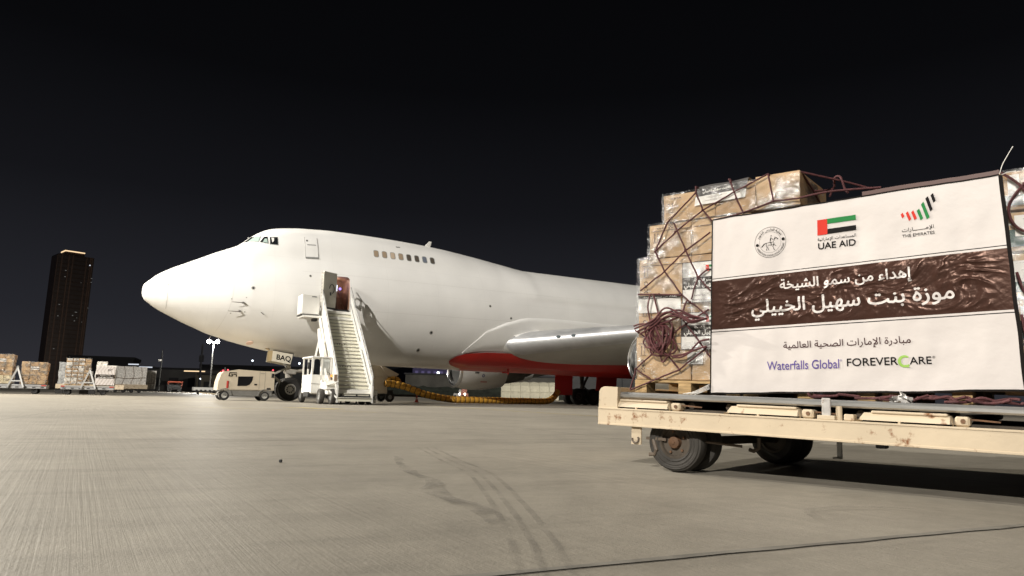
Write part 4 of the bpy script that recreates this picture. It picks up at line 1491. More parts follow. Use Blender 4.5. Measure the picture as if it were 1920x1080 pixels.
def duct(path, r, pitch=.34):
    path = smooth_path(path, 30)
    d = [0]
    for i in range(1, len(path)):
        d.append(d[-1] + (path[i] - path[i - 1]).length)
    mb = MB()
    N = int(d[-1] / .03)
    pts, rad = [], []
    j = 0
    for k in range(N + 1):
        s = d[-1] * k / N
        while j < len(d) - 2 and d[j + 1] < s:
            j += 1
        t = (s - d[j]) / max(d[j + 1] - d[j], 1e-6)
        p = path[j].lerp(path[j + 1], t)
        ph_ = (s % pitch) / pitch
        sag = r * (1 - .16 * (abs(2 * ph_ - 1) ** 3)) * (1 + .05 * noise.noise(Vector((s * .7, 0, 0))))
        pts.append(p + Vector((0, 0, .02 * noise.noise(Vector((s * .6, 3, 0))))))
        rad.append(sag)
    mb.tube(pts, rad, 18, 0)
    ribs = MB()
    n = int(d[-1] / pitch)
    j = 0
    for k in range(n):
        i = min(int((k * pitch) / d[-1] * N), N - 2)
        t = (pts[i + 1] - pts[i]).normalized()
        nn_ = t.orthogonal().normalized()
        bb = t.cross(nn_)
        ribs.tube([pts[i] + (nn_ * math.cos(a) + bb * math.sin(a)) * r * .88 for a in [2 * math.pi * q / 18 for q in range(19)]], .028, 6, cap=False)
    return mb, ribs
hs = thing('air_duct_hose', 'yellow ribbed air duct hose lying on the apron from cart to red belly', 'air hose', pw(14.5, -2.3))
wp = [pw(*p) - hs.location for p in ((14.3, -2.6, 1.18), (14.8, -2.6, 1.16), (15.6, -2.3, .98), (16.9, -1.9, .52), (18.4, -1.6, .27), (20.5, -1.6, .23), (22.5, -1.8, .23), (24.6, -2.1, .23), (26.0, -2.2, .23), (26.65, -2.3, .33), (27.1, -2.35, .62), (27.4, -2.4, 1.0))]
a_, b_ = duct(wp, .225)
hb = a_.build('duct', M_HOSE, hs, ang=60)
b_.build('rib', M_HOSEB, hb)
hs2 = MB()
wp2 = [pw(*p) for p in ((14.5, -2.9, 1.25), (14.75, -3.0, 1.45), (15.2, -3.0, 1.45), (15.45, -3.0, 1.1))]
a_, b_ = duct([p - wp2[0] for p in wp2], .17)
h2 = thing('air_duct_hose', 'short yellow duct loop bulging up behind the long hose at the cart', 'air hose', wp2[0])
hb = a_.build('duct', M_HOSE, h2, ang=60)
b_.build('rib', M_HOSEB, hb)
cn = MB()
cn.b2((-.17, -.17, 0), (.17, .17, .03))
cn.rev([(.03, .12), (.20, .085)], (0, 0, 0), (0, 0, 1), 14)
cn.rev([(.20, .087), (.30, .065)], (0, 0, 0), (0, 0, 1), 14, 1)
cn.rev([(.30, .065), (.46, .025), (.465, .001)], (0, 0, 0), (0, 0, 1), 14)
c_ = cn.build('traffic_cone', [M_CONE, M_PAPER])
c_.location = pw(16.6, -2.9)
tag(c_, 'small red and white traffic cone standing behind the yellow hose', 'cone')

# ------------------------------------------------------------------ near cargo dolly (own frame: x along the rail towards the camera's right, y away from the camera, origin on the ground at its near left corner)
DO = Vector((.66, 5.194, 0))
DROT = (0, .0205, R(-39.75))
DM = Matrix.Translation(DO) @ Matrix.Rotation(R(-39.75), 4, 'Z') @ Matrix.Rotation(.0205, 4, 'Y')
def dw(x, y, z=0.):
    return DM @ Vector((x, y, z))
DL, DW = 4.1, 2.05
dolly = thing('cargo_dolly', 'rusty cream cargo dolly carrying the bannered load of cartons in front', 'cargo dolly', DO, DROT)
fr = MB()
# channel section rails
for y, s in ((0, 1), (DW, -1)):
    fr.b2((0, y, .325), (DL, y + s * .012, .425), 0)
    fr.b2((0, y - s * .004, .425), (DL, y + s * .085, .437), .002)
    fr.b2((0, y - s * .004, .311), (DL, y + s * .070, .325), .002)
fr.b2((0, .02, .315), (.015, DW - .02, .43))
fr.b2((DL - .015, .02, .315), (DL, DW - .02, .43))
frame = fr.build('frame', M_DOLLY, dolly)
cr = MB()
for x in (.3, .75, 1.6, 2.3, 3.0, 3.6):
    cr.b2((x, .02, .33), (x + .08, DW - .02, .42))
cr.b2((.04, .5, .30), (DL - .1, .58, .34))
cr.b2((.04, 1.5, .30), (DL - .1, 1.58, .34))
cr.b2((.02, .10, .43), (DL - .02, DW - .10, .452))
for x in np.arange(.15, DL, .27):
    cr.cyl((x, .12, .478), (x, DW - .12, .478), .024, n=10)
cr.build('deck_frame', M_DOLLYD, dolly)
ep = MB()
P = [(0, .437), (.16, .437), (.16, .59), (.05, .592), (.018, .580), (.003, .555)]
ep.prism(P, (0, .055, 0), (1, 0, 0), (0, 0, 1), .05)
ep.b2((.0, .055, .437), (.012, DW - .05, .59), .003)
ep.b2((.01, .03, .437), (.15, .05, .50), .004)
ep.build('end_stop', M_DOLLY, dolly)
for x0 in (.085, .965, 1.765, 2.62, 3.4):
    sb = MB()
    w_ = .47
    A = []
    for x, zt, yb in ((x0, .440, .0), (x0 + .04, .490, .01), (x0 + w_, .490, .01), (x0 + w_ + .015, .445, 0)):
        A.append([(x, .012, .447), (x, .022, zt - .018), (x, .045, zt), (x, .15, zt + .004), (x, .15, .445)])
    sb.loft(A, cap0=True, cap1=True)
    sb.b2((x0 + .08, .03, .487), (x0 + w_ - .01, .13, .503), .005)
    sb.b2((x0 + w_ + .02, .03, .438), (x0 + w_ + .09, .13, .492), .01)
    sb.b2((x0 + w_ * .47, .008, .437), (x0 + w_ * .47 + .012, .03, .449))
    so = sb.build('pallet_stop', M_DOLLY, dolly, ang=25)
    e = MB()
    e.cyl((x0 + w_ + .06, .028, .468), (x0 + w_ + .06, .02, .468), .012, n=10)
    e.bar((x0 + w_ + .09, .06, .478), (x0 + w_ + .22, .10, .470), .009, .009)
    e.build('stop_latch', M_RUST, so)
po = MB()
po.b2((1.575, .025, .39), (1.625, .04, .565), .004)
po.cyl((1.585, .024, .555), (1.585, .018, .555), .008, n=8)
pst = po.build('stake', mat('stake_grey', (.46, .44, .42), .5, var=.2, vscale=20, dirt=(.2, .09, .03), dscale=20, dth=.62), dolly)
po = MB()
po.b2((1.555, .0, .437), (1.655, .09, .462), .003)
po.b2((1.70, .02, .437), (1.755, .10, .475), .005)
po.cyl((1.665, .06, .437), (1.665, .06, .52), .018, n=10)
po.build('stake_socket', M_DOLLY, dolly)
hk = MB()
hk.b2((.265, .03, .185), (.345, .045, .312), .003)
hk.build('hanger_plate', M_DOLLY, dolly)
M_HOOK = mat('hook_dark', (.13, .10, .075), .6)
hk = MB()
hk.tube([(.305 + .026 * math.cos(a), .018, .225 + .026 * math.sin(a)) for a in [-3.4 + .5 * k for k in range(9)]], .007, 8)
hk.build('hanger_ring', M_HOOK, dolly)
hk = MB()
hk.bar((.345, .12, .232), (.50, .12, .232), .03, .02)
hk.tube([(.40, .11, .225), (.43, .10, .155), (.415, .10, .125), (.375, .10, .12)], .014, 8)
hk.build('tow_hook', M_HOOK, dolly)
hk = MB()
hk.tube([(.76, .18, .235), (1.0, .24, .22)], .009, 8)
hk.build('brake_rod', M_HOOK, dolly)
hk = MB()
hk.tube([(1.02, .5, .27), (1.02, .5, .20), (.98, .5, .175), (.95, .5, .185)], .014, 8)
hk.build('tow_hook', M_HOOK, dolly)
lgm = MB()
lgm.b2((1.57, .35, .185), (1.60, .37, .315), .003)
lgm.b2((1.55, .32, .185), (1.60, .37, .195), .003)
lgm.build('support_leg', M_GSTEEL, dolly)
lgm = MB()
lgm.b2((1.80, .32, .272), (1.86, .40, .312), .006)
lgm.build('junction_box', M_DARK, dolly)
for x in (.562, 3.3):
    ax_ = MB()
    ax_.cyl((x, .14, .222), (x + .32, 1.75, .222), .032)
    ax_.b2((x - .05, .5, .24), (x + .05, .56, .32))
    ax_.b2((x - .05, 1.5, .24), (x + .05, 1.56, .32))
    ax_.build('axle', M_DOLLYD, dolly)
for x in (.562, 3.3):
    for y in (.17, .345, 1.45, 1.625):
        wmb = MB()
        r_ = .205
        c_ = (x + .2 * (y - .17), y, r_ + .0205 * (x + .2 * (y - .17)) + .001)
        wheel(wmb, c_, r_, .135, rim=.56, hub=1, ax=(.2 if y > 1 else 0, 1, 0))
        if y < .2:
            wmb.rev([(-.078, .001), (-.078, .022), (-.070, .040), (-.035, .046)], c_, (0, 1, 0), 18, 2)
            wmb.rev([(-.086, .001), (-.084, .013), (-.076, .014)], c_, (0, 1, 0), 10, 2)
            for k in range(5):
                a = 2 * math.pi * k / 5 + .5
                wmb.cyl((c_[0] + .075 * math.cos(a), y - .040, c_[2] + .075 * math.sin(a)), (c_[0] + .075 * math.cos(a), y - .052, c_[2] + .075 * math.sin(a)), .009, n=6, mi=2)
            for rr in (.60, .72, .86):
                wmb.rev([(-.0680 if rr > .7 else -.064, r_ * rr), (-.071 if rr > .7 else -.068, r_ * rr + .005), (-.0675 if rr > .7 else -.063, r_ * rr + .010)], c_, (0, 1, 0), 36, 0)
        wmb.build('wheel', [M_RUBDUST, mat('dusty_disc', (.075, .06, .045), .7, var=.4, vscale=8), M_RUST], dolly)
tb = MB()
tb.bar((DL, .8, .35), (DL + 1.1, 1.02, .30), .06, .06)
tb.bar((DL, 1.25, .35), (DL + 1.1, 1.02, .30), .06, .06)
tb.build('tow_bar', M_DOLLY, dolly)

# aluminium air cargo pallet on the dolly
up_ = MB()
A = []
prof = [(0.0, .512), (-.012, .522), (-.014, .540), (-.004, .553), (.06, .556), (.06, .515)]
up_.b2((.14, .10, .513), (DL - .15, DW - .1, .545))
for y, s in ((.06, 1), (DW - .06, -1)):
    up_.loft([[(x, y + s * p[0], p[1]) for p in prof] for x in (.14, DL - .15)], cap0=True, cap1=True)
tag(up_.build('air_cargo_pallet', mat('pallet_aluminium', (.52, .52, .51), .38, metal=.85, var=.25, vscale=6, stretch=(.5, 6, 6))), 'flat aluminium air cargo pallet lying on the near rusty dolly', 'cargo pallet')
uo = bpy.data.objects['air_cargo_pallet']
def seat(o, x, y, z):
    """move a mesh built in the dolly frame so that its origin sits at (x, y, z) of that frame"""
    o.data.transform(Matrix.Translation((-x, -y, -z)))
    o.location = dw(x, y, z)
    o.rotation_euler = DROT
    return o
seat(uo, 1.9, DW / 2, .51)

# wooden pallets
for k, (x0, lab) in enumerate(((.155, 'wooden pallet under the left end of the carton stack, beside the dolly end stop'), (1.0, 'second wooden pallet along the dolly, hidden behind the bottom of the banner'), (1.86, 'third wooden pallet along the dolly, under the right end of the load'))):
    t = thing('wooden_pallet', lab, 'pallet', dw(x0, .27, .557), DROT, 'wooden pallets on the dolly')
    m1 = MB()
    for j in range(5):
        m1.b2((0, .0 + j * .27, .078), (.82, .0 + j * .27 + .18, .097), .002)
    m1.build('deck_board', M_WOOD, t)
    m1 = MB()
    for x in (0, .36, .72):
        for y in (0.0, .56, 1.1):
            m1.b2((x, y, .018), (x + .10, y + .14, .078), .002)
        m1.b2((x, 0, 0), (x + .10, 1.24, .018), .002)
    m1.build('block', M_WOOD, t)

# cartons
def bulge_box(lo, hi, b=.006, n=5, seed=0):
    mb = MB()
    lo, hi = Vector(lo), Vector(hi)
    c = (lo + hi) / 2
    bm = bmesh.new()
    bmesh.ops.create_cube(bm, size=1)
    bmesh.ops.bevel(bm, geom=bm.edges[:], offset=.008, segments=2, affect='EDGES')
    bmesh.ops.subdivide_edges(bm, edges=[e for e in bm.edges if e.calc_length() > .5], cuts=4, use_grid_fill=True)
    s = hi - lo
    bm.verts.index_update()
    out = []
    for v in bm.verts:
        p = Vector((v.co.x * s.x, v.co.y * s.y, v.co.z * s.z))
        q = v.co
        f = (1 - (2 * q.x) ** 2) * (1 - (2 * q.z) ** 2)
        if abs(q.y) > .49:
            p.y += math.copysign(b * f * (1 + noise.noise(q * 3 + Vector((seed, 0, 0)))), q.y)
        p += Vector((noise.noise(c * 5 + q * 2.2), noise.noise(c * 5 + q * 2.2 + Vector((7, 0, 0))), noise.noise(c * 5 + q * 2.2 + Vector((0, 7, 0))))) * .005
        out.append(p + c)
    mb.add(out, [[v.index for v in f.verts] for f in bm.faces])
    bm.free()
    return mb
M_PRINT = mat('carton_print', (.10, .065, .045), .7)
M_TAPE = mat('packing_tape', (.42, .27, .13), .25)
def carton(lo, hi, label, mi=0, tape=True, marks=True, group='cartons of the near load'):
    c = ((lo[0] + hi[0]) / 2, (lo[1] + hi[1]) / 2, lo[2])
    t = thing('carton', label, 'carton', dw(*c), DROT, group)
    def rel(p):
        return Vector(p) - Vector(c)
    b = bulge_box(rel(lo), rel(hi), seed=lo[0] * 9 + lo[2] * 5).build('box', M_CARD[mi % 3], t, ang=40)
    if tape:
        e = MB()
        zm = (lo[2] + hi[2]) / 2
        e.b2(rel((lo[0] + .02, lo[1] - .010, hi[2] - .055)), rel((hi[0] - .02, lo[1] - .009, hi[2] - .05)))
        e.build('flap_line', M_PRINT, b)
    if marks:
        e = MB()
        x, z = lo[0] + .045, hi[2] - .06
        y = lo[1] - .0085
        s = .9
        for dx in (0, .028):
            e.b2(rel((x + dx, y - .001, z - .085 * s)), rel((x + dx + .005, y, z - .02)))
            e.add([rel((x + dx - .006, y - .001, z - .02)), rel((x + dx + .011, y - .001, z - .02)), rel((x + dx + .0025, y - .001, z - .005))], [[0, 1, 2]])
        e.b2(rel((x - .008, y - .001, z - .092 * s)), rel((x + .042, y, z - .088 * s)))
        e.rev([(0, .012), (.0, .018)], rel((x + .016, y - .001, z - .13)), (0, 1, 0), 12)
        e.b2(rel((x + .004, y - .001, z - .165)), rel((x + .028, y, z - .150)))
        for q in range(3):
            for w_ in range(3):
                if (q + w_) % 2 == 0:
                    e.b2(rel((x + q * .012, y - .001, z - .205 + w_ * .011)), rel((x + q * .012 + .010, y, z - .196 + w_ * .011)))
        for q in range(4):
            e.b2(rel((x + .02 + q * .022, y - .001, hi[2] - .035)), rel((x + .036 + q * .022, y, hi[2] - .028)))
        e.build('printed_symbols', M_PRINT, b, smooth=False)
    return t, b, rel
Y0 = .285
lev = [.658, .985, 1.288, 1.592, 1.862, 2.085]
Lb = {0: 'bottom', 1: 'second lowest', 2: 'third', 3: 'fourth'}
cols = [(.157, .61), (.62, .80), (2.46, 2.90)]
left_names = ['brown carton at the bottom left of the near stack, resting on the wooden pallet', 'carton with a white printed top strip, second from bottom at left, behind tangled rope',
              'shiny wrapped carton third from the bottom in the leftmost column', 'set back carton, fourth up in the leftmost column, below the long top carton']
sx0 = [.157, .168, .172, .255]
for i in range(4):
    carton((sx0[i], Y0 + .004 * i, lev[i]), (.605, Y0 + .56, lev[i + 1] - .006), left_names[i], i)
    if i < 4:
        carton((sx0[i], Y0 + .57, lev[i]), (.605, Y0 + 1.3, lev[i + 1] - .006), left_names[i].split(',')[0] + ', second row behind', i + 1, False, False)
mid_names = ['carton at bottom of the second column with small grey label, half behind the banner', 'carton bearing the lower white poster, just left of the banner', 'carton bearing the upper white poster, just left of the banner', 'fourth carton of the second column, beside the banner top left corner']
mids = []
for i in range(4):
    mids.append(carton((.612, Y0 + .006, lev[i]), (1.06, Y0 + .56, lev[i + 1] - .006), mid_names[i], i + 2, True, False))
tops = [carton((.385, Y0 - .005, lev[4]), (.80, Y0 + .5, 2.075), 'top carton at the left end, its top edge carrying the start of a poster', 0, False, True),
        carton((.805, Y0 - .008, lev[4]), (1.10, Y0 + .5, 2.085), 'middle top carton of the stack, behind the curled poster', 1, False, False),
        carton((1.105, Y0 - .012, lev[4]), (1.405, Y0 + .62, 2.105), 'tallest top carton with its shaded right end, above the banner', 2, False, False)]
for i, (z0, z1) in enumerate(((.62, .90), (.91, 1.16), (1.17, 1.42), (1.43, 1.66), (1.67, 1.90))):
    t, b, rel = carton((2.47, Y0 + .02, z0), (2.95, Y0 + .5, z1 - .008), ['lowest', 'second', 'third', 'fourth', 'topmost'][i] + ' carton of the column at the far right of the banner', i, False, False)
    e = MB()
    e.b2(rel((2.50, Y0 + .008, z0 + .02)), rel((2.93, Y0 + .010, z0 + .02 + (.10 if i < 4 else .06))))
    e.build('green_stripe', M_GREENBOX, b)
    e = MB()
    e.b2(rel((2.545 + .02 * (i % 2), Y0 + .005, z0 + .08)), rel((2.60 + .02 * (i % 2), Y0 + .007, z0 + .20)))
    e.build('paper_label', M_PAPER, b)
for i, (x0, x1) in enumerate(((1.10, 1.55), (1.56, 2.0), (2.01, 2.45))):
    carton((x0, Y0 + .03, .66), (x1, Y0 + .6, 1.75), 'tall carton standing behind the ' + ['left', 'middle', 'right'][i] + ' part of the big banner', i, False, False)

# posters on the cartons
def poster(parent, rel, x0, z0, x1, z1, bz0, bz1, y, text=True, bx=0., flag=True):
    m1 = MB()
    m1.b2(rel((x0, y, z0)), rel((x1, y + .003, z1)), 0, 0)
    m1.b2(rel((x0, y - .0015, bz0)), rel((x1, y - .0005, bz1)), 0, 1)
    for a, b_, c_, d_ in ((x0, z0, x1, z0 + .004), (x0, z1 - .004, x1, z1), (x0, z0, x0 + .004, z1)):
        m1.b2(rel((a, y - .0018, b_)), rel((c_, y - .0006, d_)), 0, 1)
    p = m1.build('poster', [M_PAPER, M_BAND], parent, smooth=False)
    if text:
        tm = MB()
        put_text(tm, 'إهداء من سمو الشيخة', lambda a, b_, l: rel((a, y - .003 - l, b_)), bx, bx + .26, bz0 + .058, None, True, .02)
        put_text(tm, 'موزة بنت سهيل الخييلي', lambda a, b_, l: rel((a, y - .003 - l, b_)), bx - .08, bx + .34, bz0 + .020, None, True, .03)
        tm.build('poster_lettering', M_PAPER, p, smooth=False)
        tm = MB()
        put_text(tm, 'مبادرة الإمارات الصحية العالمية', lambda a, b_, l: rel((a, y - .003 - l, b_)), bx, bx + .22, bz0 - .05, None, True, .01)
        put_text(tm, 'Waterfalls Global  FOREVERCARE', lambda a, b_, l: rel((a, y - .003 - l, b_)), bx - .02, bx + .26, bz0 - .085, None, False, .01)
        tm.build('poster_lettering', M_MAROON, p, smooth=False)
    if flag:
        fm_ = MB()
        fm_.b2(rel((bx + .09, y - .003, z1 - .075)), rel((bx + .115, y - .002, z1 - .03)), 0, 0)
        fm_.b2(rel((bx + .115, y - .003, z1 - .045)), rel((bx + .18, y - .002, z1 - .03)), 0, 1)
        fm_.b2(rel((bx + .115, y - .003, z1 - .075)), rel((bx + .18, y - .002, z1 - .06)), 0, 2)
        fm_.build('poster_flag', [M_FLAGRED, M_GREEN, M_BLACKPRINT], p, smooth=False)
    return p
YP = Y0 - .014
t, b, rel = mids[2]
poster(b, rel, .545, 1.225, 1.0, 1.53, 1.325, 1.415, YP, True, .64)
t, b, rel = mids[1]
poster(b, rel, .535, .88, 1.0, 1.155, .975, 1.06, YP, True, .64)
t, b, rel = mids[0]
m1 = MB()
m1.b2(rel((.585, YP, .775)), rel((.705, YP + .002, .865)))
p = m1.build('poster', mat('greyed_label', (.60, .58, .55), .5), b, smooth=False)
tm = MB()
put_text(tm, 'الصحية', lambda a, b_, l: rel((a, YP - .002 - l, b_)), .61, .67, .785, None, True, .01)
tm.build('poster_lettering', M_BAND, p, smooth=False)
lt = [o for o in bpy.data.objects if o.get('label') == left_names[1]][0]
lb_ = lt.children[0]
c0 = Vector(((.168 + .605) / 2, (Y0 + .004 + Y0 + .56) / 2, lev[1]))
relL = lambda p: Vector(p) - c0
m1 = MB()
m1.b2(relL((.175, YP + .002, 1.165)), relL((.53, YP + .004, 1.30)), 0, 0)
m1.b2(relL((.175, YP + .0005, 1.272)), relL((.53, YP + .0015, 1.30)), 0, 1)
p = m1.build('poster', [M_PAPER, M_BAND], lb_, smooth=False)
tm = MB()
put_text(tm, 'إهداء من سمو الشيخة', lambda a, b_, l: relL((a, YP - .001 - l, b_)), .22, .50, 1.279, .020, True, .02)
tm.build('poster_lettering', M_PAPER, p, smooth=False)
# curled poster over the top edge
t, b, rel = tops[1]
yc = Y0 - .022
m1 = MB()
A = []
for k in range(10):
    a = k / 9
    x = .655 + .385 * a
    dz = .02 * math.sin(a * 7)
    A.append([rel((x - .008, yc - .004, 1.955 + .012 * a)), rel((x, yc - .002, 2.02 + .012 * a)), rel((x + .008, yc, 2.065 + .01 * a)), rel((x + .012, yc + .02, 2.102 + .012 * a + dz * .2)), rel((x + .015, yc + .09, 2.108 + .008 * a))])
m1.loft([r_[:2] for r_ in A], 0, False)
m1.loft([r_[1:] for r_ in A], 1, False)
p = m1.build('poster', [M_PAPER, mat('grey_band', (.085, .08, .078), .35)], b, ang=70)
tm = MB()
put_text(tm, 'موزة بنت سهيل الخييلي', lambda a, b_, l: rel((a, yc - .008 - l, b_ + .03 * (a - .70))), .715, .955, 2.045, None, True, .03)
tm.build('poster_lettering', M_PAPER, p, smooth=False)
tm = MB()
put_text(tm, 'مبادرة الإمارات الصحية العالمية', lambda a, b_, l: rel((a, yc - .009 - l, b_ + .03 * (a - .70))), .74, .90, 2.005, None, True, .01)
put_text(tm, 'Waterfalls Global FOREVERCARE', lambda a, b_, l: rel((a, yc - .009 - l, b_ + .03 * (a - .70))), .73, .92, 1.98, None, False, .01)
tm.build('poster_lettering', mat('pale_print', (.42, .38, .35), .6), p, smooth=False)

# clear stretch film round the stack
def film(x0, x1, z0, z1, y, seed, nx=40, nz=40, lab='', shx=None):
    mb = MB()
    A = []
    for i in range(nx + 1):
        row = []
        for j in range(nz + 1):
            a, b_ = i / nx, j / nz
            zz = z0 + (z1 - z0) * b_
            xl = x0 if shx is None else float(np.interp(zz, shx[0], shx[1]))
            x = xl + (x1 - xl) * a
            d = .011 * noise.noise(Vector((x * 6 + seed, zz * 22, 0))) + .006 * noise.noise(Vector((x * 25, zz * 30 + seed, 3)))
            row.append((x, y + d, zz))
        A.append(row)
    mb.loft(A, closed=False)
    o = mb.build('stretch_film', M_FILM, ang=80)
    seat(o, (x0 + x1) / 2, y, z0)
    return tag(o, lab, 'film')
film(.158, 1.05, .665, 1.862, Y0 - .030, 1, 50, 70, 'clear crinkled stretch film wrapped across the two left carton columns', ([.66, 1.59, 1.60, 1.87], [.158, .170, .258, .258]))
film(.378, 1.41, 1.85, 2.085, Y0 - .026, 9, 60, 20, 'clear crinkled stretch film wrapped over the top row of cartons')
film(2.47, 2.96, .70, 1.90, Y0 - .004, 4, 30, 40, 'clear stretch film over the cartons right of the banner')
mb = MB()
A = []
for i in range(13):
    row = []
    for j in range(9):
        row.append((1.407 + .008 * noise.noise(Vector((i, j, 2)) * .6), Y0 + .6 * i / 12, 1.86 + .23 * j / 8))
    A.append(row)
mb.loft(A, closed=False)
seat(tag(mb.build('stretch_film', M_FILM, ang=80), 'clear film closing the shaded right end of the tallest top carton', 'film'), 1.407, Y0, 1.86)
mb = MB()
A = []
for i in range(10):
    A.append([(1.93 + .013 * i + .020 * noise.noise(Vector((i * .9, j * .8, 0))), .10 + .05 * noise.noise(Vector((i * .8, j * 1.3, 5))), .558 + .009 * j * (1.2 - abs(i - 5) / 6) + .014 * noise.noise(Vector((i * .7, j * .8, 7)))) for j in range(6)])
mb.loft(A, closed=False)
seat(tag(mb.build('film_scrap', mat('white_film', (.62, .60, .58), .25), ang=80), 'crumpled scrap of clear film on the pallet edge below the banner', 'plastic scrap'), 2.0, .10, .56)

# banner
YB = .235
BC = [Vector((.801, YB, 1.818)), Vector((2.511, YB, 1.863)), Vector((2.5615, YB, .648)), Vector((.7785, YB, .571))]
def bpt(s, t, l=0.):
    """banner: s 0..1 left to right, t 0..1 top to bottom"""
    p = (BC[0] * (1 - s) + BC[1] * s) * (1 - t) + (BC[3] * (1 - s) + BC[2] * s) * t
    edge = min(1, min(s, 1 - s) * 12) * min(1, min(t, 1 - t) * 10)
    bl = .018 * noise.noise(Vector((s * 2.2, t * 1.7, 5))) + .006 * noise.noise(Vector((s * 9, t * 1.2, 1)))
    band = sstep(.345, .385, t) * (1 - sstep(.60, .645, t))
    q = Vector((s * 20 + 2.2 * noise.noise(Vector((s * 5, t * 5, 2))), t * 22 + 2.0 * noise.noise(Vector((s * 6, t * 6, 8))) + s * 5, 0))
    wr = 1 - abs(noise.noise(q * .55)) * 2.2
    wr2 = 1 - abs(noise.noise(q * 1.15 + Vector((4, 4, 0)))) * 2
    z_ = band * (.0080 * max(wr, 0) ** 2 * (.4 + abs(noise.noise(Vector((s * 4, t * 6, 9)))) * 2) + .0042 * max(wr2, -.5) + .0022 * noise.noise(q * 2.6))
    z_ += (1 - band) * (.0022 * noise.noise(Vector((s * 22, t * 5, 3))) + .0030 * noise.noise(Vector((s * 9 + t * 3, t * 4 - s * 2, 6))) + .0035 * max(0, noise.noise(Vector((s * 6 - t * 5, t * 9 + s * 4, 12))) - .15))
    ew = max(0, 1 - min(t, 1 - t) * 9)
    p = p + Vector((.004 * noise.noise(Vector((t * 6, s, 2))) * max(0, 1 - min(s, 1 - s) * 12), 0, ew * (.007 * noise.noise(Vector((s * 5, round(t), 3))) + .003 * noise.noise(Vector((s * 17, round(t), 4))))))
    return p + Vector((0, -(bl * edge + z_ * edge + l), 0))
TOPL, BOTL = .348, .640
def band_edge(s, top):
    return (.3475 + (.337 - .3475) * s) if top else (.6585 + (.653 - .6585) * s)
bm_ = MB()
rows_t = []
NSX = 260
def seg_rows(t0, t1, n, mi):
    A = []
    for j in range(n + 1):
        A.append((t0, t1, j / n))
    return A, mi
strips = [(0, None, 26, 0), ('T0', 'T1', 1, 1), ('T1', 'T2', 2, 0), ('T2', 'B0', 130, 2), ('B0', 'B1', 2, 0), ('B1', 'B2', 1, 1), ('B2', 1, 30, 0)]
def tv(k, s):
    top = .346 + (.3355 - .346) * s
    bot = .6425 + (.6375 - .6425) * s
    return {'T0': top, 'T1': top + .0045, 'T2': top + .0150, 'B0': bot, 'B1': bot + .0105, 'B2': bot + .0155, 0: 0., 1: 1., None: top}[k]
for a, b_, n, mi in strips:
    A = []
    for j in range(n + 1):
        A.append([bpt(i / NSX, tv(a, i / NSX) + (tv(b_, i / NSX) - tv(a, i / NSX)) * j / n) for i in range(NSX + 1)])
    bm_.loft(A, mi, False)
    if mi == 2:
        A_BAND = A
M_VINYL = mat('banner_vinyl', (.63, .585, .56), .5, var=.03, vscale=3, bump=.25, bscale=12)
M_SATIN = mat('banner_brown_satin', (.042, .020, .015), .30, spec=.42, var=.12, vscale=8, bump=.25, bscale=40)
M_SATIN.node_tree.nodes['Principled BSDF'].inputs['Specular Tint'].default_value = (1, .66, .54, 1)
ban = thing('banner', 'large white and brown banner with Arabic lettering tied to the near cargo load', 'banner', dw(1.65, YB, .6), DROT)
boff = Vector((1.65, YB, .6))
def bbuild(mb, name, m, ang=60, parent=ban, **k):
    for v in mb.v:
        v -= boff
    return mb.build(name, m, parent, ang=ang, **k)
sheet = bbuild(bm_, 'sheet', [M_VINYL, M_BLACKPRINT, M_SATIN], 80)
ed = MB()
ed.loft([[bpt(i / 40, 0, .002) + Vector((0, 0, h)) for i in range(41)] for h in (-.002, .007)], 0, False)
ed.loft([[bpt(1, j / 40, .002) + Vector((h, 0, 0)) for j in range(41)] for h in (-.003, .017)], 0, False)
ed.loft([[bpt(0, j / 40, .002) + Vector((h, 0, 0)) for j in range(41)] for h in (-.006, .003)], 0, False)
ed.loft([[bpt(i / 40, 1, .002) + Vector((0, 0, h)) for i in range(41)] for h in (-.010, .002)], 0, False)
bbuild(ed, 'dark_hem', mat('hem_dark', (.010, .008, .007), .7, spec=.1))
ed = MB()
ed.loft([[bpt(.58 + .42 * i / 30, 0, -.02) + Vector((0, 0, h)) for i in range(31)] for h in (.0, .038)], 0, False)
bbuild(ed, 'turned_edge', mat('turned_edge_brown', (.10, .05, .042), .5))
LF = lambda x, y, l: bpt(x, y_flip(y), .0035 + l)
BH = 1.24                                           # drop of the banner in metres; width 1.75
BWID = 1.745
BANDG = A_BAND
def gpt(s, t, l):
    """point on the facets of the wrinkled band itself"""
    s = min(max(s, 0), .9999)
    lo, hi = tv('T2', s), tv('B0', s)
    fi, fj = s * NSX, (t - lo) / (hi - lo) * (len(BANDG) - 1)
    i, j = int(fi), min(max(int(fj), 0), len(BANDG) - 2)
    a, b_ = fi - i, fj - j
    q = (BANDG[j][i] * (1 - a) + BANDG[j][i + 1] * a) * (1 - b_) + (BANDG[j + 1][i] * (1 - a) + BANDG[j + 1][i + 1] * a) * b_
    return q + Vector((0, -l, 0))
def btext(body, s0, s1, t, m, name, arabic=False, bold=0., asp=1.0, parent=None, rel_t=0.):
    mb = MB()
    vs, fs, w = text2d(body, arabic, bold, 4, 52 if s1 - s0 > .2 else 40)
    k = (s1 - s0) / w
    ky = k * BWID / BH * asp
    mb.add([(gpt if m is M_VINYL else bpt)(s0 + v[0] * k, t - v[1] * ky, (.0024 if m is M_VINYL else .0035) + v[2] * .0004) for v in vs], fs)
    return bbuild(mb, name, m, smooth=False, parent=parent or ban)
btext('إهداء من سمو الشيخة', .276, .724, .444, M_VINYL, 'lettering', True, .022, 1.0)
btext('موزة بنت سهيل الخييلي', .166, .844, .565, M_VINYL, 'lettering', True, .026, 1.0)
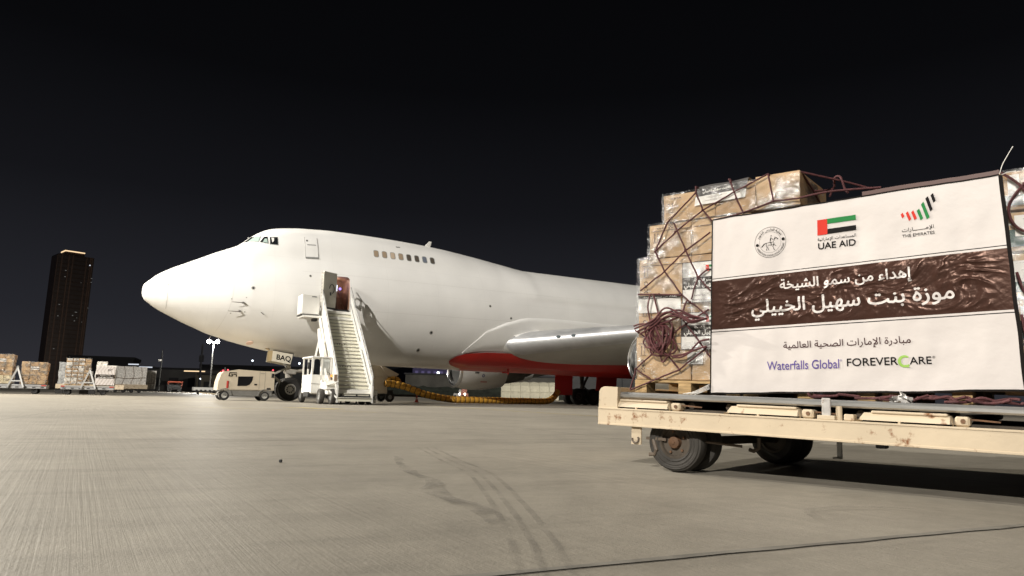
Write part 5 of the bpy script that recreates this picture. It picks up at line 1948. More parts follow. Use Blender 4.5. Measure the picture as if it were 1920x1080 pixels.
btext('مبادرة الإمارات الصحية العالمية', .285, .707, .767, M_MAROON, 'lettering', True, .010, 1.0)
btext('Waterfalls Global', .224, .479, .880, M_PURPLE, 'lettering', False, .014, 1.30)
btext('®', .4815, .4885, .846, M_PURPLE, 'lettering', False, .0)
btext('FOREVER', .504, .664, .872, M_BLACKPRINT, 'lettering', False, .016, 1.0)
btext('ARE', .699, .763, .872, M_BLACKPRINT, 'lettering', False, .016, 1.0)
btext('®', .7655, .7735, .846, M_BLACKPRINT, 'lettering', False, .0)
mb = MB()
A = []
for k in range(31):
    a = R(48 + (318 - 48) * k / 30)
    w_ = .0024 + .0022 * math.sin(math.pi * k / 30)
    A.append([bpt(.685 + (.0165 + s * w_) * math.cos(a), .856 - (.0165 + s * w_) * math.sin(a) * BWID / BH * 1.05, .004) for s in (-1, 1)])
mb.loft(A, closed=False)
mb.add([bpt(.676 + .022 * (i / 8), .8835 - .012 * math.sin(i / 8 * 3.14) * j + .003 * i / 8, .0042) for i in range(9) for j in (0, 1)], [[2 * i, 2 * i + 1, 2 * i + 3, 2 * i + 2] for i in range(8)])
bbuild(mb, 'emblem', M_LIME, smooth=False)
def bquad(P, m, name, l=.0035, mb=None):
    mb = mb or MB()
    # subdivided so that the print follows the cloth
    n = 8
    mb.loft([[bpt(*(Vector(P[0]).lerp(Vector(P[1]), i / n).lerp(Vector(P[3]).lerp(Vector(P[2]), i / n), j / n)), l) for i in range(n + 1)] for j in range(n + 1)], 0, False)
    return mb
for P, m in (([(.421, .090), (.457, .090), (.456, .173), (.420, .174)], M_FLAGRED), ([(.457, .090), (.557, .090), (.557, .1165), (.457, .117)], M_GREEN), ([(.457, .145), (.556, .144), (.556, .170), (.456, .172)], M_BLACKPRINT)):
    bbuild(bquad(P, m, ''), 'flag_field', m, smooth=False)
btext('المساعدات الإماراتية', .420, .554, .2035, M_BLACKPRINT, 'lettering', True, .004, .95)
btext('UAE AID', .421, .552, .2495, M_BLACKPRINT, 'lettering', False, .022, .98)
for P, m in (([(.704, .124), (.711, .115), (.7155, .134), (.709, .145)], M_FLAGRED), ([(.7205, .121), (.7275, .112), (.736, .153), (.7285, .162)], M_FLAGRED), ([(.7375, .119), (.7445, .110), (.7535, .153), (.7455, .161)], M_FLAGRED),
             ([(.7545, .116), (.7630, .107), (.7725, .158), (.7645, .167)], M_GREEN), ([(.7695, .088), (.7775, .075), (.7925, .157), (.7835, .166)], M_GREEN), ([(.7840, .061), (.7925, .050), (.8035, .120), (.7955, .129)], M_BLACKPRINT), ([(.8005, .048), (.8085, .038), (.8150, .078), (.8070, .087)], M_BLACKPRINT)):
    bbuild(bquad(P, m, ''), 'emblem_bar', m, smooth=False)
btext('الإمـــــــارات', .704, .802, .213, M_BLACKPRINT, 'lettering', True, .004, .9)
btext('THE EMIRATES', .704, .803, .2425, M_BLACKPRINT, 'lettering', False, .006, 1.0)
# round emblem: rings, ring lettering, two dots and a horse figure with rider
EC = (.2415, .176)
AS = BWID / BH
def ept(r, a, l=.0035):
    return bpt(EC[0] + r * math.cos(a), EC[1] - r * AS * math.sin(a), l)
mb = MB()
for r0, r1 in ((.0600, .0612), (.0415, .0421)):
    A = [[ept(r0, 2 * math.pi * k / 64), ept(r1, 2 * math.pi * k / 64)] for k in range(65)]
    mb.loft(A, closed=False)
for a in (R(188), R(8)):
    c = (EC[0] + .0508 * math.cos(a), EC[1] - .0508 * AS * math.sin(a))
    mb.add([bpt(*c, .0037)] + [bpt(c[0] + .0062 * math.cos(t), c[1] - .0062 * AS * math.sin(t), .0037) for t in [k * math.pi / 8 for k in range(16)]], [[0, 1 + k, 1 + (k + 1) % 16] for k in range(16)])
def arc_text(body, r, a0, a1, arabic, top, hgt):
    vs, fs, w = text2d(body, arabic, .006)
    out = []
    for x, y, l in vs:
        a = a0 + (a1 - a0) * x / w
        rr = r + (y * hgt if top else -y * hgt)
        out.append(ept(rr, a, .0038 + l * .0003))
    mb.add(out, fs)
arc_text('عملية الفارس الشهم', .0465, R(158), R(28), True, True, .0125)
arc_text('OPERATION CHIVALROUS KNIGHT', .0560, R(200), R(352), False, False, .0098)
def stroke(P, w):
    P = [(EC[0] + x * .036, EC[1] - y * .036 * AS) for x, y in P]
    A = []
    for i in range(len(P)):
        p0, p1 = P[max(i - 1, 0)], P[min(i + 1, len(P) - 1)]
        d_ = Vector((p1[0] - p0[0], (p1[1] - p0[1]) / AS))
        d_.normalize()
        w_ = w * (1 if 0 < i < len(P) - 1 else .3)
        A.append([bpt(P[i][0] - d_.y * w_, P[i][1] + d_.x * w_ * AS, .0037), bpt(P[i][0] + d_.y * w_, P[i][1] - d_.x * w_ * AS, .0037)])
    mb.loft(A, closed=False)
for P, w in (([(-.35, -.05), (-.1, -.02), (.15, -.08), (.38, .05)], .0009), ([(-.35, -.05), (-.62, -.15), (-.85, -.42), (-.95, -.5)], .0018), ([(-.35, -.05), (-.42, -.35), (-.32, -.62), (-.40, -.85), (-.30, -.9)], .0011), ([(-.2, -.3), (-.25, -.55), (-.15, -.85), (-.05, -.9)], .0009),
             ([(.38, .05), (.50, .35), (.68, .42), (.86, .28), (.72, .22)], .0015), ([(.38, .05), (.42, -.2), (.30, -.5), (.42, -.85), (.52, -.9)], .0011), ([(.3, -.28), (.5, -.35), (.62, -.5)], .0010), ([(-.25, -.28), (.05, -.33), (.30, -.28)], .0009),
             ([(.0, .0), (.08, .35), (.12, .55)], .0022), ([(.12, .42), (.3, .3), (.38, .2)], .0010), ([(.05, .05), (.12, -.2), (.18, -.42)], .0016), ([(.06, .66), (.16, .72), (.16, .6)], .0020), ([(.50, .35), (.55, .55), (.62, .5)], .0010)):
    stroke(P, w)
bbuild(mb, 'round_emblem', M_BLACKPRINT, smooth=False)

# cargo net
YN = Y0 - .042
nets = [[(.666, 2.048), (.436, 1.854)], [(1.202, 2.101), (.96, 2.01), (.72, 1.91), (.50, 1.77), (.333, 1.634)], [(.666, 2.10), (.666, 2.048), (.72, 1.91), (.791, 1.817)], [(.925, 2.115), (.934, 2.087), (.975, 1.96), (1.022, 1.85)], [(1.202, 2.101), (1.235, 1.901), (1.13, 1.872), (1.022, 1.85), (.80, 1.815)],
        [(1.235, 1.901), (1.405, 1.895)], [(.487, 1.839), (.582, 1.626), (.68, 1.411)], [(.436, 1.854), (.333, 1.634), (.412, 1.472), (.554, 1.287), (.621, 1.227), (.76, 1.12)], [(.778, 1.734), (.582, 1.617), (.412, 1.472), (.207, 1.336)],
        [(.764, 1.464), (.68, 1.411), (.63, 1.247)], [(.186, 1.308), (.37, 1.300), (.554, 1.283)], [(.129, .577), (.175, .733), (.368, .895), (.541, 1.04), (.765, 1.169)], [(.165, 1.03), (.198, 1.012), (.389, .895), (.536, .733)],
        [(.129, .573), (.348, .659), (.536, .733), (.75, .896)], [(.564, 1.099), (.702, .923), (.776, .823)], [(.68, 1.411), (.78, 1.30)], [(.175, .733), (.30, .66)]]
nm_ = MB()
for P in nets:
    Q = []
    for i in range(len(P) - 1):
        for k in range(8):
            a = k / 8
            x, z = P[i][0] + (P[i + 1][0] - P[i][0]) * a, P[i][1] + (P[i + 1][1] - P[i][1]) * a
            Q.append((x + .004 * noise.noise(Vector((x * 14, z * 14, 1))), YN + .006 * noise.noise(Vector((x * 9, z * 9, 4))), z + .004 * noise.noise(Vector((x * 14, z * 14, 7)))))
    Q.append((P[-1][0], YN, P[-1][1]))
    nm_.tube(Q, .0062, 8)
    for p in P[1:-1]:
        nm_.box((p[0], YN - .004, p[1]), (.017, .014, .020), Matrix.Rotation(p[0] * 7, 3, 'Y'), .006)
# ropes over the top and at the right
for Q in ([(1.40, Y0 + .02, 2.10), (1.62, Y0 + .15, 2.035), (1.95, Y0 + .3, 1.93), (2.4, Y0 + .35, 1.90)], [(1.405, Y0 - .03, 1.90), (1.60, Y0 - .03, 1.915), (1.90, Y0 - .01, 1.90)], [(1.41, Y0 + .3, 2.03), (1.56, Y0 + .2, 2.0), (1.585, Y0 + .15, 2.055), (1.63, Y0 + .12, 2.05), (1.66, Y0 + .1, 1.96), (1.69, Y0 + .05, 1.915)],
          [(1.56, Y0 + .2, 2.0), (1.565, Y0 + .1, 1.92)], [(1.202, YN, 2.101), (1.205, Y0 + .2, 2.112), (1.22, Y0 + .6, 2.1)], [(.92, YN, 2.11), (.94, Y0 + .3, 2.10)], [(.666, YN, 2.095), (.70, Y0 + .3, 2.09)], [(1.41, Y0 + .05, 2.085), (1.42, Y0 + .3, 2.0), (1.415, Y0 + .6, 1.9)],
          [(2.50, YN + .02, 1.90), (2.60, YN + .02, 1.80), (2.70, YN + .02, 1.62), (2.80, YN + .02, 1.55)], [(2.72, YN + .02, 1.92), (2.62, YN + .02, 1.80), (2.545, YN + .02, 1.68), (2.58, YN + .02, 1.55), (2.72, YN + .02, 1.48)], [(2.56, YN + .02, 1.30), (2.62, YN + .02, 1.13), (2.80, YN + .02, 1.10)],
          [(2.57, YN - .0, 1.06), (2.60, YN - .0, .85), (2.68, YN - .0, .66)], [(2.6, YN, .98), (2.62, YN, .70), (2.66, YN, .56)]):
    nm_.tube(smooth_path([Vector(p) for p in Q], 6), .0075, 8)
for k in range(14):                                # slack rope below the banner
    x = 1.35 + random.uniform(0, 1.25)
    y = random.uniform(.13, .24)
    Q = [(x + .06 * j + random.uniform(-.03, .03), y + random.uniform(-.03, .03), .566 + random.uniform(0, .035)) for j in range(random.randrange(3, 6))]
    nm_.tube(smooth_path([Vector(p) for p in Q], 5), .0085, 7)
no = nm_.build('cargo_net', M_ROPE, ang=60)
seat(no, .6, YN, .57)
tag(no, 'maroon rope cargo net stretched over the near cartons and hooked to the pallet', 'cargo net')
# tangled bundle of slack rope
cl = MB()
rnd = random.Random(5)
for k in range(13):
    cx, cz = .385 + rnd.uniform(-.05, .05), .955 + rnd.uniform(-.05, .05)
    rx, rz = rnd.uniform(.045, .10), rnd.uniform(.07, .13)
    ph_ = rnd.uniform(0, 6.28)
    Q = []
    for j in range(22):
        a = ph_ + 2 * math.pi * j / 20 * rnd.uniform(.97, 1.03)
        Q.append((cx + rx * math.cos(a) + .02 * math.sin(2 * a + k), YN - .02 - .005 * k * .6 - .012 * math.sin(a * 1.5 + k), cz + rz * math.sin(a) - .012 * math.cos(a + k)))
    cl.tube(Q, .0066, 8)
for k in range(6):
    y = YN - .035 - .007 * k
    z = 1.055 + .02 * (k % 3)
    Q = [(.30 - .02 * k, y, z - .06), (.36, y - .01, z), (.46, y - .016, z + .025 + .012 * k), (.56, y - .012, z + .06 + .01 * math.sin(k)), (.66, y - .006, z + .05 - .012 * k), (.765, y, z + .04 - .02 * (k % 3))]
    cl.tube(smooth_path([Vector(q) for q in Q], 6), .0068, 8)
for Q in ([(.31, 1.30), (.29, 1.20), (.315, 1.08)], [(.335, 1.30), (.37, 1.18), (.40, 1.07)], [(.17, 1.06), (.25, 1.075), (.36, 1.04)], [(.50, .83), (.62, .855), (.70, .93), (.78, .95)], [(.42, .85), (.55, .82), (.66, .87), (.76, .90)], [(.56, 1.10), (.60, 1.22), (.62, 1.24)]):
    cl.tube(smooth_path([Vector((x, YN - .03, z)) for x, z in Q], 6), .0066, 8)
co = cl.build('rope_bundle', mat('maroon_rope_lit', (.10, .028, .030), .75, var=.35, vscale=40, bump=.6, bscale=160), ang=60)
seat(co, .4, YN, .9)
tag(co, 'tangled bundle of slack maroon rope hanging on the cartons left of the banner', 'rope')
wt = MB()
for k in range(4):
    Q = [(.775, YB - .01, .60 + .01 * k), (.73 - .02 * k, YB - .04, .575), (.68 - .03 * k, YB - .05, .555), (.74, .05, .55 - .006 * k)]
    wt.tube(smooth_path([Vector(p) for p in Q], 6), .0026, 6)
seat(tag(wt.build('tie_string', M_PAPER, ang=60), 'thin white string tying the lower left banner corner to the pallet', 'string'), .75, YB, .55)
wt = MB()
wt.tube(smooth_path([Vector(p) for p in ((2.515, YB, 1.87), (2.535, YB, 1.93), (2.585, YB, 2.02))], 6), .0022, 6)
wt.tube(smooth_path([Vector(p) for p in ((2.52, YB, 1.86), (2.55, YB, 1.872), (2.59, YB, 1.873))], 4), .0022, 6)
seat(tag(wt.build('tie_string', M_PAPER, ang=60), 'thin white string sticking up from the upper right banner corner', 'string'), 2.52, YB, 1.86)

# ------------------------------------------------------------------ far dollies with wrapped loads, left
ROW0 = Vector((-29.5, 45.3, 0))
RD = Vector((math.cos(TH), math.sin(TH), 0))
def rw(a, b=0., z=0.):
    return ROW0 + RD * a + Vector((-RD.y, RD.x, 0)) * b + Vector((0, 0, z))
M_CR = mat('reflector_red', (.5, .06, .04), .4)
def far_dolly(a0, a1, label, aframe):
    t = thing('long_cargo_dolly', label, 'cargo dolly', rw(a0), ROTP, 'grey dollies at the left')
    L = a1 - a0
    m1 = MB()
    m1.b2((0, 0, .34), (L, 1.9, .60), .02)
    m1.b2((0, -.03, .52), (L, 0, .60))
    fr_ = m1.build('platform', M_GREYD, t)
    m1 = MB()
    for k in range(int(L / .45)):
        m1.b2((.12 + .45 * k, -.012, .40), (.30 + .45 * k, 0, .46))
    m1.build('frame_slot', M_DARK, fr_)
    m1 = MB()
    m1.b2((L - .30, -.04, .52), (L - .04, -.03, .585))
    m1.b2((.02, -.04, .52), (.22, -.03, .585))
    m1.build('reflector', M_CR, fr_)
    for x in (.38, L - .65):
        for y in (.2, .42, 1.6):
            w_ = MB()
            wheel(w_, (x, y, .19), .19, .16)
            w_.build('wheel', [M_RUB, M_DARK, M_DARK], t)
    m1 = MB()
    x = aframe - a0
    m1.bar((x - .42, -.10, .42), (x, -.02, 1.66), .07, .09)
    m1.bar((x + .42, -.10, .42), (x, -.02, 1.66), .07, .09)
    m1.bar((x - .30, -.08, .82), (x + .30, -.08, .82), .06, .08)
    m1.tube([(x + .05 * math.cos(k * .7), -.02, 1.70 + .06 * math.sin(k * .7)) for k in range(10)], .02, 6)
    m1.build('raised_tow_bar', mat('towbar_grey', (.50, .50, .49), .5, metal=.2), t)
    return t
far_dolly(-5.2, -.70, 'long grey cargo dolly at the left photo edge under two brown wrapped loads', -2.36)
far_dolly(.05, 3.12, 'grey cargo dolly nearer the nose, carrying the striped carton load and the white bannered load', 1.6)
rnd = random.Random(11)
FMATS = [M_CARD[0], M_CARD[1], M_CARD[2]]
M_FWHITE = mat('white_carton', (.66, .63, .57), .6, var=.08)
M_FCREAM = mat('cream_carton', (.58, .50, .33), .6, var=.08)
def far_load(a0, a1, b, z0, h, nx, nz, label, style, dep=1.5, parent_loc=None, film_=True):
    t = thing('wrapped_load', label, 'cargo load', rw(a0, b, z0), ROTP, 'wrapped loads on the far dollies')
    L = a1 - a0
    for j in range(nz):
        for i in range(nx):
            for k in range(2):
                w_, d_, hh = L / nx, dep / 2, h / nz
                m1 = MB()
                jx, jy = rnd.uniform(-.02, .02), rnd.uniform(-.025, .025)
                top = rnd.uniform(-.06, .03) if j == nz - 1 else 0
                m1.b2((i * w_ + jx + .008, k * d_ + jy, j * hh + .01), ((i + 1) * w_ + jx - .008, (k + 1) * d_ + jy - .01, (j + 1) * hh + top), .015)
                u_ = rnd.random()
                mm = FMATS[rnd.randrange(3)]
                if style == 'striped' and i < nx - 1 and j > 0 and u_ < .25:
                    mm = M_FWHITE
                if style == 'cream' and j < 2:
                    mm = M_FCREAM
                c = m1.build('carton', mm, t)
                if k == 0 and (style == 'striped' and i < nx - 1 and u_ > .2):
                    e = MB()
                    e.b2((i * w_ + .04, jy - .012, (j + .45) * hh), ((i + 1) * w_ - .03, jy - .006, (j + .95) * hh), 0, 0)
                    e.b2((i * w_ + .04, jy - .014, (j + .62) * hh), ((i + 1) * w_ - .03, jy - .011, (j + .72) * hh), 0, 1)
                    e.build('label', [M_PAPER, M_BAND], c, smooth=False)
                if k == 0 and style in ('plain', 'cream') and (i, j) == (nx // 2, nz - 2):
                    e = MB()
                    e.b2((i * w_ + .02, jy - .012, (j + .30) * hh), (i * w_ + .48, jy - .006, (j + 1.0) * hh), 0, 0)
                    e.b2((i * w_ + .02, jy - .014, (j + .55) * hh), (i * w_ + .48, jy - .011, (j + .72) * hh), 0, 1)
                    e.build('label', [M_PAPER, M_BAND], c, smooth=False)
    # sheet of clear film
    m1 = MB()
    A = []
    for i in range(17):
        a = i / 16
        A.append([(-.03 + (L + .06) * a, -.05 + .03 * noise.noise(Vector((a * 9 + a0, q * .8, 1))), h * (.03 + 1.0 * q / 14)) for q in range(15)] + [(-.03 + (L + .06) * a, dep * .4, h * 1.04 + .05 * noise.noise(Vector((a * 6, a0, 2))))])
    m1.loft(A, closed=False)
    if film_:
        m1.build('stretch_film', M_FILM, t, ang=80)
    m1 = MB()
    for s in range(-3, 5):
        x = L * s / 4
        P = [(x + L * .9 * q, -.07, h * q) for q in (0, .25, .5, .75, 1)]
        P = [p for p in P if -.02 <= p[0] <= L + .02]
        if len(P) > 1:
            m1.tube(P, .006, 5)
        P = [(L - p[0], -.075, p[2]) for p in P]
        if len(P) > 1:
            m1.tube(P, .006, 5)
    m1.build('net_rope', mat('net_cord', (.24, .17, .12), .8), t)
    return t
far_load(-4.3, -2.62, .05, .62, 1.84, 4, 7, 'wrapped load at the photo edge, brown cartons above two cream rows', 'cream')
far_load(-2.18, -.78, .05, .62, 1.42, 3, 5, 'low wrapped load of brown cartons with one white label, second from the left', 'plain')
far_load(.22, 1.62, .05, .62, 1.76, 4, 7, 'tall wrapped load of cartons with many white striped labels', 'striped')
def crumpled(name, lo, hi, m, parent, amp=.08, seed=0, n=10):
    bm = bmesh.new()
    bmesh.ops.create_cube(bm, size=1)
    bmesh.ops.subdivide_edges(bm, edges=bm.edges[:], cuts=n, use_grid_fill=True)
    lo, hi = Vector(lo), Vector(hi)
    s, c = hi - lo, (hi + lo) / 2
    vs = []
    bm.verts.index_update()
    for v in bm.verts:
        p = Vector((v.co.x * s.x, v.co.y * s.y, v.co.z * s.z))
        q = p * 2.6 + Vector((seed, seed * 2, 0))
        d = Vector((noise.noise(q), noise.noise(q + Vector((5, 0, 0))), noise.noise(q + Vector((0, 5, 0))))) * amp
        d += Vector((noise.noise(q * 2.7), noise.noise(q * 2.7 + Vector((5, 0, 0))), noise.noise(q * 2.7 + Vector((0, 5, 0))))) * amp * .5
        if v.co.z < -.49:
            d.z = 0
        vs.append(p + d + c)
    mb = MB()
    mb.add(vs, [[v.index for v in f.verts] for f in bm.faces])
    bm.free()
    return mb.build(name, m, parent, ang=35)
t = thing('wrapped_load', 'white wrapped load with dark lettered banner, rightmost on the near grey dollies', 'cargo load', rw(1.92, .05, .62), ROTP, 'wrapped loads on the far dollies')
crumpled('cover', (0, .02, 0), (1.18, 1.5, 1.38), M_NETW, t, .05, 3)
crumpled('top_bundle', (.05, .1, 1.25), (.62, 1.2, 1.62), mat('film_grey', (.55, .52, .47), .3, var=.3, vscale=6), t, .10, 8, 6)
m1 = MB()
m1.b2((.04, -.135, .06), (1.16, -.125, 1.30), 0, 0)
m1.b2((.04, -.14, .50), (1.16, -.136, .76), 0, 1)
p_ = m1.build('banner', [M_VINYL, M_BAND], t, smooth=False)
m1 = MB()
put_text(m1, 'إهداء من سمو الشيخة', lambda x, y, l: Vector((x, -.146 - l, y)), .30, .90, .67, None, True, .03)
put_text(m1, 'موزة بنت سهيل الخييلي', lambda x, y, l: Vector((x, -.146 - l, y)), .15, 1.05, .55, None, True, .04)
m1.build('banner_lettering', M_PAPER, p_, smooth=False)
m1 = MB()
for P in ((.72, 1.06, .80, 1.12), (.84, 1.10, .96, 1.13), (.84, 1.02, .90, 1.06), (.70, 1.0, .82, 1.03)):
    m1.b2((P[0], -.142, P[1]), (P[2], -.137, P[3]))
m1.build('banner_emblem', M_BLACKPRINT, p_, smooth=False)
m1 = MB()
for k in range(6):
    x = .05 + .2 * k
    m1.tube([(x, -.15, .05), (min(x + .25, 1.15), -.15, .5), (x + .05, -.15, 1.0), (min(x + .3, 1.1), -.15, 1.36)], .005, 5)
m1.build('net_rope', mat('net_cord', ()), t)
# loads standing behind the near row
t = thing('netted_load', 'grey net covered load standing behind the gap between the two grey dollies', 'cargo load', rw(-.60, 6.5), ROTP)
crumpled('cover', (0, 0, .72), (1.15, 1.3, 2.30), M_NETG, t, .08, 5)
m1 = MB()
m1.b2((-.1, 0, .38), (4.3, 1.4, .72), .02)
m1.b2((-.1, .1, .0), (.4, 1.3, .3), .02, 1)
m1.b2((2.0, .1, .0), (2.4, 1.3, .3), .02, 1)
m1.build('platform', [M_DOLLY, M_RUB], t)
t = thing('netted_load', 'small pale load seen between the grey netted load and the striped cartons', 'cargo load', rw(.70, 8.5), ROTP)
crumpled('cover', (0, 0, .72), (.75, 1.3, 1.72), M_NETW, t, .06, 9)
m1 = MB()
m1.b2((0, .1, 0), (.75, 1.2, .72), .02)
m1.build('platform', M_GREYD, t)
# distant pallet group on a pale dolly
D2 = Vector((-46.5, 78.5, 0))
t = thing('flat_transporter', 'long pale flat transporter far behind, carrying a row of white netted pallets', 'transporter', D2, ROTP)
m1 = MB()
m1.b2((-.5, -.4, .45), (4.75, 2.4, .95), .03)
m1.build('platform', M_DOLLY, t)
for k in range(6):
    w_ = MB()
    wheel(w_, (-.1 + .8 * k, -.2, .2), .2, .25)
    w_.build('wheel', [M_RUB, M_DARK, M_DARK], t)
for k, (x0, x1, y, h, lab) in enumerate(((.0, 1.25, .2, 1.75, 'leftmost white netted pallet on the distant pale transporter'), (1.05, 4.5, -.25, 2.05, 'widest white netted pallet in the middle of the distant pale transporter'), (4.4, 5.6, 1.6, 1.85, 'rear right white netted pallet behind the distant pale transporter'))):
    t = thing('netted_pallet', lab, 'cargo load', D2 + Vector((math.cos(TH) * x0 - math.sin(TH) * y, math.sin(TH) * x0 + math.cos(TH) * y, .95 if k < 2 else .5)), ROTP, 'white netted pallets on the distant transporter')
    crumpled('cover', (0, 0, 0), (x1 - x0, 1.8, h if k < 2 else h + .3), M_NETW, t, .05, k + 20)
    m1 = MB()
    for q in range(4):
        m1.tube([((x1 - x0) * (q + .2) / 4, -.07, .05), ((x1 - x0) * (q + .5) / 4, -.09, h * .5), ((x1 - x0) * (q + .3) / 4, -.07, h)], .015, 5)
    m1.tube([(.1, -.08, h * .38), ((x1 - x0) * .5, -.1, h * .33), (x1 - x0 - .1, -.08, h * .4)], .02, 5)
    m1.build('net_rope', mat('net_cord', ()), t)
t = thing('yellow_container', 'yellowish container just left of the white netted pallets', 'container', Vector((-48.2, 84.5, 0)), ROTP)
m1 = MB()
m1.b2((-1.0, 0, .4), (2.2, 2, 2.65), .08)
m1.build('body', mat('container_yellow', (.58, .47, .26), .6, var=.1), t)
m1 = MB()
m1.b2((.1, -.03, .6), (1.0, 0, 1.8), .02)
m1.build('side_panel', mat('panel_grey', (.33, .31, .27), .6), t)
t = thing('flatbed_dolly', 'empty low white roller dolly left of the power unit', 'dolly', Vector((-35.2, 77.0, 0)), ROTP)
m1 = MB()
m1.b2((0, 0, .42), (4.3, 2.2, .80), .02)
m1.build('platform', M_WHITE, t)
for k in range(9):
    m1 = MB()
    m1.b2((.2 + .45 * k, -.03, .30), (.42 + .45 * k, .05, .52))
    m1.build('roller_gap', M_DARK, t)
for x in (.5, 2.1, 3.6):
    w_ = MB()
    wheel(w_, (x, .1, .18), .18, .2)
    w_.build('wheel', [M_RUB, M_DARK, M_DARK], t)

# floodlight mast
MP = Vector((-50.8, 117, 0))
t = thing('floodlight_mast', 'tall grey mast with two bright white floodlights, left of the jet nose', 'light mast', MP)
m1 = MB()
m1.cyl((0, 0, 0), (0, 0, 8.6), .14, .08, 12)
m1.b2((-.35, -.35, 0), (.35, .35, .5), .03)
m1.b2((-.75, -.08, 8.52), (.75, .08, 8.64), .02)
m1.build('pole', M_POLE, t)
for s in (-1, 1):
    m1 = MB()
    m1.box((s * .72, -.05, 8.75), (.62, .30, .55), Matrix.Rotation(R(20), 3, 'X'), .05)
    fl_ = m1.build('floodlight', M_DARK, t)
    m1 = MB()
    m1.rev([(0, .33), (.06, .30), (.12, .18), (.14, .001)], (s * .72, -.22, 8.72), (.35, -1, -.25), 20)
    m1.build('lamp_glass', E_LAMP, fl_)
    l_ = lamp('floodlight_beam', 'POINT', MP + Vector((s * .72, -.9, 8.7)), 9000, (1, .96, .88), shadow_soft_size=.4)
# camera pole
CP = Vector((-66.5, 131, 0))
t = thing('camera_pole', 'thin grey pole with a small white camera, left of the floodlight mast', 'pole', CP)
m1 = MB()
m1.cyl((0, 0, 0), (0, 0, 7.9), .14, .10, 10)
m1.build('pole', M_POLE, t)
m1 = MB()
m1.box((-.28, -.1, 5.9), (.55, .35, .4), None, .05)
m1.rev([(0, .18), (.15, .14), (.2, .001)], (-.3, -.28, 5.85), (0, -1, 0), 12)
m1.build('camera_housing', M_PAPER, t)
for loc, hgt, lab in ((Vector((-72, 160, 0)), 11, 'dark slender mast between the camera pole and the floodlight mast'),):
    t = thing('dark_mast', lab, 'mast', loc)
    m1 = MB()
    m1.cyl((0, 0, 0), (0, 0, hgt), .3, .2, 8)
    m1.b2((-.5, -.2, hgt - 4), (.5, .2, hgt - 2.5))
    m1.build('pole', M_BLDGD, t)
# orange loader
t = thing('loader_vehicle', 'small dark loader with an orange top beyond the white netted pallets', 'loader', Vector((-64.5, 130, 0)), ROTP)
m1 = MB()
m1.b2((0, 0, .5), (2.6, 1.6, 1.4), .05)
for x in (.5, 2.1):
    wheel(m1, (x, .1, .4), .4, .3)
m1.build('body', [M_DARK, M_DARK, M_DARK], t)
m1 = MB()
m1.b2((0, -.02, 1.7), (2.7, 1.5, 2.05), .03)
m1.bar((.2, 0, 1.4), (.2, 0, 1.75), .12, .12)
m1.bar((2.5, 0, .9), (2.5, 0, 1.75), .14, .14)
m1.build('frame', mat('loader_orange', (.30, .055, .02), .6), t)

# tower
TP = Vector((-334, 514, 0))
t = thing('office_tower', 'dark glass high rise tower with a lit crown at the left', 'tower', TP, (0, 0, R(47)))
Wt, Dt, Ht = 24., 18., 104.
m1 = MB()
m1.b2((-Wt / 2, 0, 0), (Wt / 2, Dt, Ht - 4))
shaft = m1.build('shaft', M_TOWER, t)
m1 = MB()
for x in (-Wt / 2 + 2, -5.4, -2.8, 6.4, 9.0, Wt / 2 - 1.8):
    m1.b2((x, -.55, 0), (x + .9, 0, Ht - 4))
m1.b2((-Wt / 2 - .5, .5, 0), (-Wt / 2, Dt - 1.5, Ht - 5))
m1.build('facade_fin', M_TOWERB, shaft)
m1 = MB()
for k in range(30):
    m1.b2((-Wt / 2 + .2, -.25, 3 + 3.3 * k), (Wt / 2 - .2, 0, 3.9 + 3.3 * k))
m1.build('floor_band', mat('tower_band', (.04, .027, .021), .5), shaft)
m1 = MB()
m1.b2((-Wt / 2 + 5, 3, Ht - 4), (Wt / 2 - 6, Dt - 4, Ht - .6))
crown = m1.build('crown', M_TOWERB, t)
m1 = MB()
m1.b2((-Wt / 2 + 5, 2.6, Ht - 1.2), (Wt / 2 - 6, 3.0, Ht - .4))
m1.b2((-Wt / 2 + 4.6, 2.6, Ht - 1.2), (-Wt / 2 + 5, Dt - 4, Ht - .4))
m1.build('crown_light', E_WARM, crown)
wr_ = random.Random(4)
for k in range(15):
    m1 = MB()
    x = wr_.choice([-8, -6.6, 1.5, 3.1, 4.7, 6.3, 7.5, 8.3, 9.5, 10.4, 11.2])
    z = wr_.uniform(42, 90) if k < 13 else wr_.uniform(10, 30)
    w_ = wr_.choice([.35, .5, .9, 1.5])
    m1.b2((x, -.62, z), (x + w_, -.57, z + .42))
    m1.build('lit_window', emis('lit_room_dim', (.85, .85, .8), .16), shaft)
m1 = MB()
m1.b2((Wt / 2 - 3.0, -.62, Ht - 10.5), (Wt / 2 - 2.2, -.57, Ht - 9.7))
m1.build('lit_window', E_WIN, shaft)

# low buildings and lights beyond the apron
def building(name, label, loc, size, m, rot=0., roof=None, windows=None, wm=None):
    t = thing(name, label, 'building', loc, (0, 0, rot))
    m1 = MB()
    m1.b2((-size[0] / 2, 0, 0), (size[0] / 2, size[1], size[2]))
    w = m1.build('wall', m, t)
    if roof:
        m1 = MB()
        m1.b2((-size[0] / 2 - .4, -.4, size[2]), (size[0] / 2 + .4, size[1], size[2] + roof))
        m1.build('roof', M_BLDGD, t)
    if windows:
        for x, z, ww, hh in windows:
            m1 = MB()
            m1.b2((x, -.12, z), (x + ww, 0, z + hh))
            m1.build('window', wm or M_BLDGD, w)
    return t
def px_dir(px, depth):
    """a spot at a given bearing and distance on the ground (bearing as metres sideways per metre ahead)"""
    return Vector((px * depth, depth, 0))
building('hangar', 'dark low hangar silhouette behind the white bannered load', px_dir(-.595, 220), (18, 20, 9.5), M_BLDGD, .4, 1.0)
